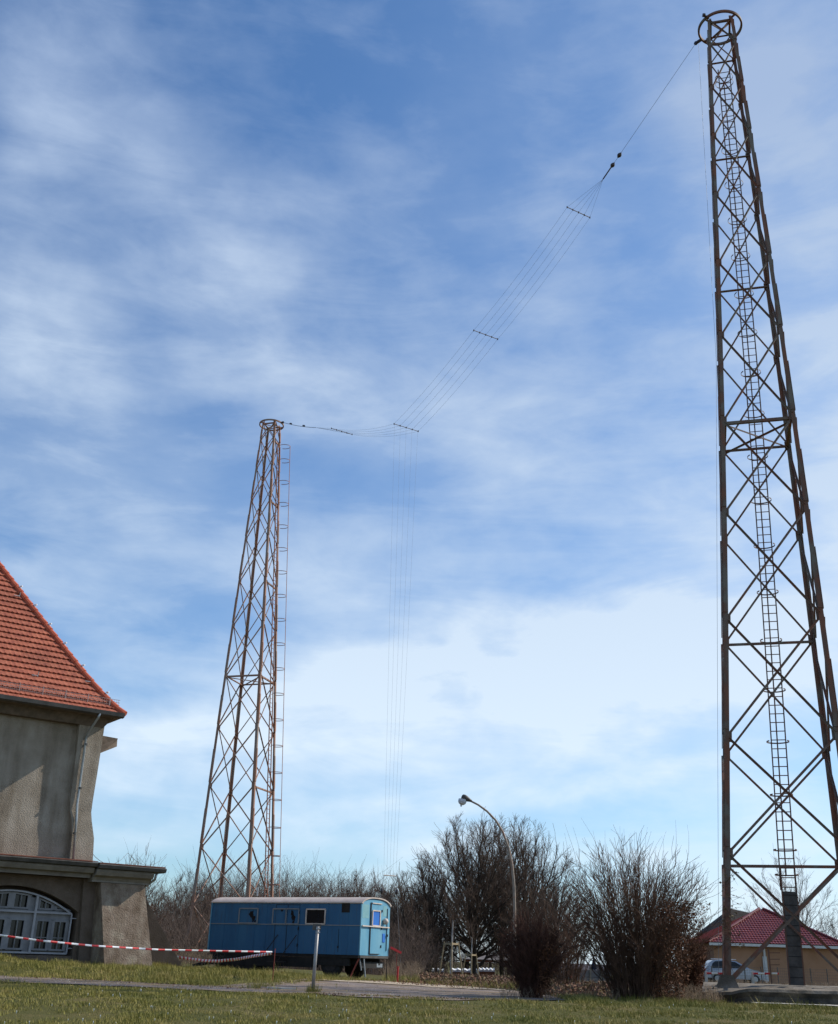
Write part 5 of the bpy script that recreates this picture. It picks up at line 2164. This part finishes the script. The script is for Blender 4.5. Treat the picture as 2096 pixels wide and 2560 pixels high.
def tape(name, label, pts, period, h=0.075, seed=1):
    """twisted red and white ribbon through pts (Vectors)"""
    P = [Vector(p) for p in pts]
    # resample
    dl = period / 8
    out = [P[0]]
    acc = 0
    for a, b in zip(P[:-1], P[1:]):
        n = max(1, int((b - a).length / dl))
        for i in range(1, n + 1):
            out.append(a.lerp(b, i / n))
    V, F, MI = [], [], []
    s = 0
    for i, p in enumerate(out):
        if i:
            s += (p - out[i - 1]).length
        d = (out[min(i + 1, len(out) - 1)] - out[max(0, i - 1)]).normalized()
        tw = 0.35 * math.sin(s * 0.9 + seed)
        side = d.cross(Vector((0, 0, 1))).normalized()
        w = Vector((0, 0, 1)) * math.cos(tw) + side * math.sin(tw)
        w *= h / 2
        n_ = d.cross(w).normalized() * 0.0015
        V += [tuple(p - w - n_), tuple(p + w - n_), tuple(p + w + n_), tuple(p - w + n_)]
        if i:
            q = (i - 1) * 4
            for k in range(4):
                F.append((q + k, q + (k + 1) % 4, q + 4 + (k + 1) % 4, q + 4 + k))
                MI.append(int((s % period) > period / 2))
    o = raw_mesh(name, np.array(V), np.array(F), [M['red'], M['white']], mi=np.array(MI, dtype=np.int32))
    tag(o, label, 'barrier tape')
    return o


def sagging(a, b, s, n=24):
    return [a.lerp(b, i / n) - Vector((0, 0, 4 * s * (i / n) * (1 - i / n))) for i in range(n + 1)]


pole_p = at(681, 2380, 37.0)
tape('barrier_tape', 'long taut red and white barrier tape running from the left edge to the red rod',
     [at(-60, 2333, 29.5), at(0, 2338, 30.0), at(100, 2351.5, 31), at(230, 2364, 32.4), at(400, 2374.5, 34.2), at(560, 2378, 35.8), pole_p], 0.46, h=0.052)
tape('barrier_tape', 'sagging second red and white barrier tape hanging below the first one',
     [at(440, 2392, 48), at(470, 2396.5, 47), at(510, 2402, 45.4), at(545, 2402.5, 44), at(590, 2398.5, 42), at(630, 2391, 39.6), pole_p - Vector((0, 0, 0.03))], 0.38, h=0.10, seed=2)


def pole(name, label, px, pyt, pyb, Y, r, m_, cat='pole', group=None):
    b = at(px, pyb, Y)
    t = at(px + 0, pyt, Y)
    t = Vector((b.x + 0.01, b.y, t.z))
    b.z = gz(b.x, b.y) - 0.05
    mb = MB()
    mb.tube([b, t], r, 8)
    mb.tube([t, t + Vector((0, 0, 0.03))], r * 1.5, 8)
    o = mb.build(name, m_)
    tag(o, label, cat, group)
    return o


pole('marker_pole', 'thin rusty red rod holding both barrier tapes in front of the trailer', 681, 2374, 2462, 37.0, 0.013, M['redpole'])
pole('marker_pole', 'thin dark rod standing right beside the trailer end wall', 966, 2400, 2443, 46.0, 0.018, M['black'])
pole('marker_pole', 'short thick red stake standing right of the trailer', 994, 2418, 2445, 47.5, 0.035, M['red'])
pole('marker_pole', 'slim reddish rod above the short red stake', 990, 2381, 2445, 48.5, 0.012, M['redpole'])

# small concrete slabs at the path edge
mb = MB()
for (px, py, w) in ((690, 2464, 0.5), (722, 2467, 0.45)):
    c = at(px, py, 34.3)
    mb.cbox((c.x, c.y, gz(c.x, c.y) + 0.03), w, 0.3, 0.06, 0.1)
o = mb.build('paving_slab', M['kerb'])
tag(o, 'pale concrete slab lying by the path near the tape pole', 'slab')


# ------------------------------------------------------------------ street lamp
def lamp():
    Y = 55
    pts = [(1285, 2462), (1286.5, 2400), (1287, 2330), (1287, 2270), (1285.5, 2215), (1281, 2165), (1272, 2120), (1258, 2081), (1240, 2051),
           (1218, 2028), (1196, 2012), (1176, 2002)]
    P = [at(px, py, Y - 0.0 * i) for i, (px, py) in enumerate(pts)]
    P[0].z = gz(P[0].x, P[0].y) - 0.1
    root = empty('street_lamp', P[0], 'tall curved street lamp bending left in front of the big bare tree', 'street lamp')
    rs = [0.085, 0.08, 0.075, 0.07, 0.068, 0.065, 0.06, 0.056, 0.052, 0.05, 0.047, 0.045]
    mb = MB()
    mb.tube(P, rs, 12)
    mb.build('pole', M['lamppole'], root, smooth=True)
    a, b = at(1180, 2003, Y), at(1152, 1990, Y)
    d = (b - a).normalized()
    mb = MB()
    mb.lathe(a, d, [(0, 0.05), (0.12, 0.085), (0.28, 0.14), (0.42, 0.16), (0.52, 0.13), (0.56, 0.06)], 14)
    h = mb.build('lamp_head', M['lamphead'], root, smooth=True)
    mb = MB()
    c = at(1157, 1999, Y)
    mb.lathe(c + Vector((0, 0, 0.02)), Vector((-0.15, 0, -1)), [(0, 0.20), (0.12, 0.21), (0.22, 0.17), (0.28, 0.08)], 10)
    mb.lathe(c + Vector((-0.07, 0, -0.24)), (0, 0, -1), [(0, 0.05), (0.1, 0.04)], 6)
    mb.build('lamp_bowl', M['lampbowl'], h)


lamp()


# ------------------------------------------------------------------ staked saplings
def sapling(label, px, Y, s, topz, seed):
    p = at(px, 2440, Y)
    g_ = gz(p.x, p.y)
    b = Vector((p.x, p.y, g_))
    root = empty('sapling', b, label, 'young tree', 'staked young trees by the gravel road')
    mb = MB()
    mb.tube([b, b + Vector((0.02, 0, 1.7 * s)), b + Vector((0.06, 0, 2.9 * s))], [0.06 * s, 0.05 * s, 0.03 * s], 8)
    mb.build('trunk', M['sapling'], root)
    rg = random.Random(seed)
    cfg = dict(TREE)
    cfg.update(levels=3, seg=[5, 4, 3], kids=[7, 5], taper=[0.3, 0.4, 0.5], rmin=0.006, ang=[(12, 32), (15, 40)], len=[0.6, 0.5], wob=[0.05, 0.1, 0.15], up=[0.05, 0.12, 0.05])
    S = [[], [], []]
    for k in range(5):
        a = k * 1.26
        grow(S, b + Vector((0.04, 0, (2.1 + 0.15 * k) * s)), Vector((math.cos(a) * 0.35, math.sin(a) * 0.35, 1)).normalized(), topz - 2.9 * s, 0.016, 0, cfg, rg)
    segs_mesh('crown', S[0] + S[1] + S[2], M['twig'], root, 3, origin=b)
    for k in range(3):
        a = math.radians(90 + 120 * k + 180)
        e = Vector((math.cos(a), math.sin(a), 0))
        mb = MB()
        mb.tube([b + e * 0.75 * s - Vector((0, 0, 0.1)), b + e * 0.42 * s + Vector((0, 0, 1.85 * s))], 0.035 * s, 8)
        mb.build('stake', M['stake'], root)
    mb = MB()
    for k in range(3):
        a0, a1 = math.radians(270 + 120 * k), math.radians(390 + 120 * k)
        p0 = b + Vector((math.cos(a0), math.sin(a0), 0)) * 0.43 * s + Vector((0, 0, 1.75 * s))
        p1 = b + Vector((math.cos(a1), math.sin(a1), 0)) * 0.43 * s + Vector((0, 0, 1.75 * s))
        mb.beam(p0, p1, 0.09, 0.03, Vector((0, 0, 1)))
    mb.build('stake_frame', M['stake'], root)
    mb = MB()
    mb.tube([b + Vector((0.02, 0, 1.52 * s)), b + Vector((0.02, 0, 1.66 * s))], 0.10 * s, 8)
    mb.build('tie_strap', M['black'], root)


sapling('young tree with pale trunk tied between three wooden stakes, left of the pavilion', 1128, 60, 1.0, 4.4, 81)
sapling('smaller staked young tree beside the pavilion roof edge', 1178, 78, 0.95, 4.2, 82)


# ------------------------------------------------------------------ pavilion and things behind the saplings
def pavilion():
    Y = 118
    c = at(1222, 2399, Y)
    g_ = gz(c.x, c.y)
    root = empty('garden_pavilion', (c.x, c.y, g_), 'open timber pavilion with a low grey hip roof behind the saplings', 'pavilion')
    W_ = 2.6
    ze = at(1222, 2399, Y).z
    za = at(1222, 2383, Y).z
    mb = MB()
    e = [Vector((c.x + x * W_, c.y + y * W_, ze)) for x, y in ((-1, -1), (1, -1), (1, 1), (-1, 1))]
    lo = [p - Vector((0, 0, 0.06)) for p in e]
    a = Vector((c.x, c.y, za))
    mb.add(e + [a] + lo, [(0, 1, 4), (1, 2, 4), (2, 3, 4), (3, 0, 4), (8, 7, 6, 5), (0, 5, 6, 1), (1, 6, 7, 2), (2, 7, 8, 3), (3, 8, 5, 0)])
    mb.build('roof', M['shed'], root)
    mb = MB()
    for i in range(4):
        p, q = lo[i], lo[(i + 1) % 4]
        mb.beam(p.lerp(Vector((c.x, c.y, p.z)), 0.06) - Vector((0, 0, 0.1)), q.lerp(Vector((c.x, c.y, q.z)), 0.06) - Vector((0, 0, 0.1)), 0.18, 0.06, Vector((0, 0, 1)))
    mb.build('fascia_beam', M['brownred'], root)
    for x, y in ((-0.85, -0.85), (0, -0.85), (0.85, -0.85), (-0.85, 0.85), (0.85, 0.85)):
        mb = MB()
        mb.cbox((c.x + x * W_, c.y + y * W_, (g_ + ze) / 2 - 0.1), 0.24, 0.24, ze - g_ - 0.15)
        mb.build('post', M['wood_dark'], root)


pavilion()


def sheeting():
    labs = ['white sheeted low pile left of the staked sapling', 'long white sheeted low pile between the two saplings',
            'white sheeted low pile under the pavilion edge']
    for (x0, x1, yt, lb) in ((1080, 1110, 2421, labs[0]), (1126, 1192, 2421, labs[1]), (1196, 1236, 2420, labs[2])):
        Y = 108
        p0, p1 = at(x0, yt, Y), at(x1, yt, Y)
        g_ = gz(p0.x, Y)
        zt = p0.z + 0.02
        n = 14
        mb = MB()
        V = []
        for i in range(n + 1):
            t = i / n
            x = p0.x + (p1.x - p0.x) * t
            bulge = 0.06 * math.sin(i * 1.9) + (-0.22 if i == 0 else 0)
            V += [(x, Y - 0.9, g_ + 0.25 + 0.15 * math.sin(i * 2.3) ** 2), (x, Y - 0.7, zt - 0.12 + bulge), (x, Y, zt + bulge), (x, Y + 0.8, zt - 0.2), (x, Y + 0.9, g_ + 0.2)]
        F = []
        for i in range(n):
            for k in range(4):
                q = i * 5 + k
                F.append((q, q + 5, q + 6, q + 1))
        F += [(0, 1, 2, 3, 4), tuple(n * 5 + k for k in (4, 3, 2, 1, 0))]
        mb.add(V, F)
        root = empty('covered_pile', ((p0.x + p1.x) / 2, Y, g_), lb, 'covered pile', 'white sheeted piles behind the saplings')
        mb.build('white_sheet', M['sheet'], root)
        mb = MB()
        mb.cbox(((p0.x + p1.x) / 2, Y, (g_ + zt) / 2 - 0.25), abs(p1.x - p0.x) * 0.97, 1.7, zt - g_ - 0.1)
        mb.build('stack', M['brownred'], root)


sheeting()


# ------------------------------------------------------------------ fence with far roof on the right
def fence():
    Y = 96
    c0, c1 = at(1385, 2422, Y), at(1530, 2424, Y)
    g_ = gz(c0.x, Y)
    root = empty('panel_fence', ((c0.x + c1.x) / 2, Y, g_), 'grey panel fence with light posts between the two shrubs', 'fence')
    mb = MB()
    mb.box((c0.x, Y, g_), (c1.x - c0.x, 0, 0), (0, 0.05, 0), (0, 0, c0.z - g_))
    mb.build('panel', M['fence'], root)
    for px in (1392, 1417, 1442, 1476, 1503, 1526):
        p = at(px, 2418, Y - 0.1)
        mb = MB()
        mb.cbox((p.x, p.y, (g_ + p.z) / 2), 0.13, 0.12, p.z - g_)
        mb.build('post', M['fencepost'], root)
    mb = MB()
    p, q = at(1423, 2425, Y - 0.3), at(1429, 2446, Y - 0.3)
    mb.beam(p, q, 0.12, 0.04, Vector((1, 0, 0)))
    q2 = at(1432, 2456, Y - 0.3)
    o = mb.build('windsock', [M['red'], M['white']])
    mb2 = MB()
    mb2.hexa([at(1422, 2447, Y - 0.28), at(1427, 2446, Y - 0.28), at(1427, 2446, Y - 0.2), at(1422, 2447, Y - 0.2),
              at(1431, 2458, Y - 0.28), at(1433, 2454, Y - 0.28), at(1433, 2454, Y - 0.2), at(1431, 2458, Y - 0.2)])
    o2 = mb2.build('tail', M['white'], o)
    tag(o, 'small red and white ribbon hanging against the grey fence', 'ribbon')
    # closed parasol
    b = at(1486, 2424, Y + 3)
    t = at(1486, 2388, Y + 3)
    gg = gz(b.x, b.y)
    r2 = empty('closed_parasol', (b.x, b.y, gg), 'closed dark blue parasol standing behind the grey fence', 'parasol')
    mb = MB()
    mb.lathe((b.x, b.y, b.z), (0, 0, 1), [(0, 0.28), (0.3, 0.24), (0.6, 0.14), (t.z - b.z, 0.03)], 12)
    mb.build('canopy', M['navy'], r2)
    mb = MB()
    mb.tube([(b.x, b.y, gg), (b.x, b.y, b.z + 0.1)], 0.03, 6)
    mb.build('pole', M['wood_dark'], r2)
    # long low building beyond
    Yb = 150
    a, b = at(1370, 2407, Yb), at(1560, 2408, Yb)
    lo = at(1370, 2424, Yb)
    g3 = gz(a.x, Yb)
    r3 = empty('low_building', ((a.x + b.x) / 2, Yb, g3), 'long low building with dark roof beyond the grey fence', 'building')
    mb = MB()
    mb.hexa([Vector((a.x, Yb, lo.z)), Vector((b.x, Yb, lo.z)), Vector((b.x, Yb + 5, lo.z)), Vector((a.x, Yb + 5, lo.z)),
             Vector((a.x + 0.2, Yb + 2.4, a.z)), Vector((b.x - 0.2, Yb + 2.4, a.z)), Vector((b.x - 0.2, Yb + 2.6, a.z)), Vector((a.x + 0.2, Yb + 2.6, a.z))])
    mb.build('roof', M['farroof'], r3)
    mb = MB()
    mb.box((a.x + 0.3, Yb + 0.3, g3 - 0.1), (b.x - a.x - 0.6, 0, 0), (0, 4.4, 0), (0, 0, lo.z - g3 + 0.08))
    mb.build('wall', M['fence'], r3)


fence()


# ------------------------------------------------------------------ house with red roof, dark roof behind, car
def house():
    Y = 88
    g_ = 0.66
    eL, eR = at(1772, 2357, Y), at(2122, 2362, Y)
    zE = (eL.z + eR.z) / 2 - 0.02
    apex = at(1903, 2273, Y + 4.6)
    x0, x1 = eL.x, eR.x
    D = 9.2
    root = empty('bungalow', ((x0 + x1) / 2, Y + 4, g_), 'ochre bungalow with a glossy dark red hip roof behind the near tower', 'house')
    mb = MB()
    mb.box((x0 + 0.5, Y + 0.6, g_ - 0.3), (x1 - x0 - 1.0, 0, 0), (0, D - 1.2, 0), (0, 0, zE - g_ + 0.25))
    mb.build('wall', M['orange'], root)
    # roof: ribbed pantile surface on the front slope, plain on others
    rL, rR = Vector((apex.x - 0.15, Y + D / 2, apex.z)), Vector((apex.x + 0.15, Y + D / 2, apex.z))
    A, B = Vector((x0, Y, zE)), Vector((x1, Y, zE))
    mb = MB()
    rows = 16
    per = 0.235
    n = int((x1 - x0) / per)
    m = 6
    up_ = (rL - Vector((rL.x, Y, zE)))
    nrm = Vector((0, -up_.z, up_.y)).normalized()
    for j in range(rows):
        t0, t1 = j / rows, (j + 1) / rows
        V, F = [], []
        a0, b0 = A.lerp(rL, t0), B.lerp(rR, t0)
        a1, b1 = A.lerp(rL, t1), B.lerp(rR, t1)
        N_ = n * m
        for i in range(N_ + 1):
            x = x0 + (x1 - x0) * i / N_
            h = 0.035 * (0.5 + 0.5 * math.sin(2 * math.pi * (x - x0) / per))
            xa = min(max(x, a0.x), b0.x)
            xb = min(max(x, a1.x), b1.x)
            V.append(Vector((xa, a0.y, a0.z)) + nrm * (h + 0.035))
            V.append(Vector((xb, a1.y, a1.z)) + nrm * h)
            V.append(Vector((xa, a0.y, a0.z)) + nrm * (h - 0.02))
        for i in range(N_):
            q = i * 3
            F.append((q, q + 3, q + 4, q + 1))
            F.append((q + 2, q + 5, q + 3, q))
        mb.add(V, F)
    C_, D_ = Vector((x1, Y + D, zE)), Vector((x0, Y + D, zE))
    mb.add([A, B, C_, D_, rL, rR], [(1, 2, 5), (2, 3, 4, 5), (3, 0, 4), (3, 2, 1, 0)], 1)
    rf = mb.build('roof', [M['redroof'], M['redroof_matt']], root)
    for (p, q) in ((A, rL), (B, rR)):
        mb = MB()
        mb.tube([p + Vector((0, 0, 0.04)), q + Vector((0, 0, 0.05))], 0.11, 8)
        mb.build('hip_ridge', M['redroof'], rf)
    mb = MB()
    mb.box((x0 + 0.05, Y - 0.02, zE - 0.22), (x1 - x0 - 0.1, 0, 0), (0, 0.12, 0), (0, 0, 0.19))
    mb.build('fascia', M['fascia'], root)
    p = at(1910, 2370, Y + 0.5)
    mb = MB()
    mb.tube([(p.x, p.y - 0.02, zE - 0.2), (p.x, p.y - 0.02, g_)], 0.09, 8)
    mb.cbox((p.x, p.y, (g_ + zE) / 2 - 0.4), 0.32, 0.05, zE - g_ - 1.0)
    mb.build('down_pipe', M['fascia'], root)
    # second house: grey ribbed roof behind left
    Y2 = 101
    a, b, c = at(1792, 2318, Y2), at(1833, 2270, Y2 + 3), at(1905, 2288, Y2 + 3)
    r2 = empty('grey_roofed_house', (a.x, Y2, 0.7), 'house with a dark grey ribbed roof half hidden behind the bungalow', 'house')
    mb = MB()
    e0, e1 = Vector((a.x, Y2, a.z - 0.5)), Vector((at(1925, 2330, Y2).x, Y2, a.z - 0.5))
    t0, t1 = Vector((b.x, Y2 + 4, b.z)), Vector((c.x + 0.6, Y2 + 4, c.z - 0.05))
    K = 36
    V, F = [], []
    for i in range(K * 4 + 1):
        t = i / (K * 4)
        h = 0.05 * (i % 4 in (1, 2))
        V += [e0.lerp(e1, t) + Vector((0, -h, h)), t0.lerp(t1, t) + Vector((0, -h, h))]
    for i in range(K * 4):
        F.append((2 * i, 2 * i + 2, 2 * i + 3, 2 * i + 1))
    mb.add(V, F)
    mb.add([e0, e1, t1, t0, e0 + Vector((0, 8, 0)), e1 + Vector((0, 8, 0))], [(1, 5, 2), (0, 3, 4), (3, 2, 5, 4)])
    mb.build('roof', M['darkroof'], r2)
    mb = MB()
    mb.box((e0.x + 0.3, Y2 + 0.3, 0.3), (e1.x - e0.x - 0.6, 0, 0), (0, 7.4, 0), (0, 0, e0.z - 0.35))
    mb.build('wall', M['fence'], r2)


house()


def car():
    Y = 80
    c = at(1832, 2440, Y)
    g_ = 0.62
    root = empty('parked_car', (c.x, Y, g_), 'silver hatchback parked in front of the ochre bungalow, seen from its side', 'car')
    # side profile (x forward to the right, z up)
    lo = [(-2.05, 0.35), (-2.08, 0.75), (-1.98, 0.98), (-1.75, 1.30), (-1.45, 1.46), (-0.6, 1.51), (0.1, 1.45), (0.55, 1.22), (0.98, 0.98), (1.55, 0.88), (1.95, 0.72), (2.08, 0.5), (2.05, 0.28)]

    def inset(z):
        return 0.84 if z < 0.95 else 0.84 - (z - 0.95) * 0.42
    K = len(lo)
    mb = MB()
    V = [Vector((c.x + x, Y - inset(z), g_ + z)) for x, z in lo] + [Vector((c.x + x, Y + inset(z), g_ + z)) for x, z in lo]
    F = [(i, i + 1, i + 1 + K, i + K) for i in range(K - 1)] + [(K - 1, 0, K, 2 * K - 1)]
    F = [tuple(reversed(f)) for f in F] + [tuple(range(K)), tuple(reversed(range(K, 2 * K)))]
    mb.add(V, F)
    # bottom sill
    mb.build('body', M['silver'], root)
    # side glass, follows the tumblehome
    for (pts, nm) in (([(-1.62, 1.0), (-1.50, 1.28), (-1.30, 1.40), (-0.62, 1.44), (-0.55, 1.0)], 'side_window'),
                      ([(-0.47, 1.0), (-0.52, 1.44), (0.05, 1.38), (0.42, 1.18), (0.72, 1.0)], 'side_window')):
        mb = MB()
        k = len(pts)
        mb.add([Vector((c.x + x, Y - inset(z) - 0.012, g_ + z)) for x, z in pts] + [Vector((c.x + x, Y - inset(z) + 0.01, g_ + z)) for x, z in pts],
               [tuple(range(k)), tuple(reversed(range(k, 2 * k)))] + [(i, (i + 1) % k, (i + 1) % k + k, i + k) for i in range(k)])
        mb.build(nm, M['glass'], root)
    mb = MB()
    mb.add([Vector((c.x + x, Y + s * (inset(z) - 0.1), g_ + z + 0.012)) for (x, z) in ((0.14, 1.43), (0.94, 1.0)) for s in (-1, 1)], [(0, 2, 3, 1)])
    mb.build('windscreen', M['glass'], root)
    for x in (-1.28, 1.28):
        for s in (-1, 1):
            cc = Vector((c.x + x, Y + s * 0.70, g_ + 0.31))
            mb = MB()
            ax = Vector((0, s, 0))
            mb.lathe(cc, ax, [(0, 0.31), (0.16, 0.31), (0.175, 0.28)], 20)
            w = mb.build('wheel', M['rubber'], root)
            mb = MB()
            mb.lathe(cc + ax * 0.172, ax, [(0, 0.2), (0.012, 0.19), (0.013, 0.05)], 10)
            mb.build('rim', M['zinc'], w)
    mb = MB()
    mb.cbox((c.x + 2.0, Y - 0.6, g_ + 0.66), 0.14, 0.3, 0.1)
    mb.build('headlight', M['glass'], root)
    mb = MB()
    mb.cbox((c.x - 2.04, Y - 0.68, g_ + 0.85), 0.1, 0.24, 0.16)
    mb.build('tail_light', M['red'], root)
    mb = MB()
    mb.cbox((c.x - 0.55, Y - 0.4, g_ + 1.55), 1.5, 0.03, 0.03)
    mb.cbox((c.x - 0.55, Y + 0.4, g_ + 1.55), 1.5, 0.03, 0.03)
    mb.build('roof_rail', M['white'], root)


car()


# things standing around the plinth
def small_things():
    # rail frame beside the ladder guard
    Y = 48
    a, b = at(1921, 2373, Y), at(1931, 2466, Y)
    root = empty('metal_rail_frame', (b.x, Y, gz(b.x, Y)), 'narrow dark metal frame standing just left of the ladder guard', 'frame')
    mb = MB()
    mb.beam(Vector((b.x, Y, gz(b.x, Y) - 0.05)), a, 0.055, 0.05, Vector((1, 0, 0)))
    mb.build('upright', M['ladder_steel'], root)
    for py in (2382, 2398, 2412):
        p, q = at(1923, py, Y), at(1950, py, Y)
        mb = MB()
        mb.beam(p, q, 0.03, 0.03, Vector((0, 0, 1)))
        mb.build('crosspiece', M['ladder_steel'], root)
    # short concrete posts with a striped board
    for (px, lb) in ((1810, 'short grey post with barrier tape just left of the tower leg'), (1884, 'short pale post holding the striped board by the silver car'),
                     (1768, 'short grey post at the left end of the barrier tape')):
        b = at(px, 2466, 49)
        t = at(px, 2430, 49)
        mb = MB()
        g_ = gz(b.x, b.y)
        mb.hexa([Vector((b.x + x * 0.055, b.y + y * 0.055, g_ - 0.05)) for x, y in ((-1, -1), (1, -1), (1, 1), (-1, 1))] +
                [Vector((b.x + x * 0.045, b.y + y * 0.045, t.z)) for x, y in ((-1, -1), (1, -1), (1, 1), (-1, 1))])
        mb.hexa([Vector((b.x + x * 0.045, b.y + y * 0.045, t.z)) for x, y in ((-1, -1), (1, -1), (1, 1), (-1, 1))] +
                [Vector((b.x + x * 0.02, b.y + y * 0.02, t.z + 0.05)) for x, y in ((-1, -1), (1, -1), (1, 1), (-1, 1))])
        o = mb.build('short_post', M['kerb'])
        tag(o, lb, 'post', 'short posts behind the plinth')
    tape('barrier_tape', 'pale red and white tape stretched from the short post to the ladder guard', [at(1884, 2434, 48.9), at(1948, 2434, 48.6)], 0.5)
    tape('barrier_tape', 'faint red and white tape left of the near tower leg in front of the car', [at(1768, 2433, 48.9), at(1810, 2434, 48.9)], 0.5)
    # wire fence in front of the house
    Yf = 72
    x0, x1 = at(1740, 2440, Yf).x, at(2110, 2440, Yf).x
    g_ = gz((x0 + x1) / 2, Yf)
    root = empty('wire_fence', ((x0 + x1) / 2, Yf, g_), 'thin dark wire mesh fence running in front of the bungalow', 'fence')
    n = 9
    for i in range(n + 1):
        x = x0 + (x1 - x0) * i / n
        mb = MB()
        mb.tube([(x, Yf, gz(x, Yf) - 0.05), (x, Yf, gz(x, Yf) + 1.15)], 0.03, 6)
        mb.build('post', M['gutter'], root)
    mb = MB()
    for k in range(7):
        z = g_ + 0.12 + k * 0.16
        mb.tube([(x0, Yf + 0.02, z), (x1, Yf + 0.02, z)], 0.006, 4)
    x = x0
    while x < x1:
        mb.tube([(x, Yf + 0.02, g_), (x, Yf + 0.02, g_ + 1.1)], 0.004, 3)
        x += 0.12
    mb.build('wire_mesh', M['gutter'], root)


small_things()

# thin cable sagging from the building corner
mb = MB()
p0 = at(228, 2130, 41.3)
p1 = at(320, 2132, 60)
p2 = at(418, 2135, 80)
mb.tube(sagging(p0, p1, 0.5, 10) + sagging(p1, p2, 0.7, 10)[1:], 0.012, 4)
o = mb.build('overhead_cable', M['cable'])
tag(o, 'thin slack cable running right from the building corner over the annex roof', 'cable')
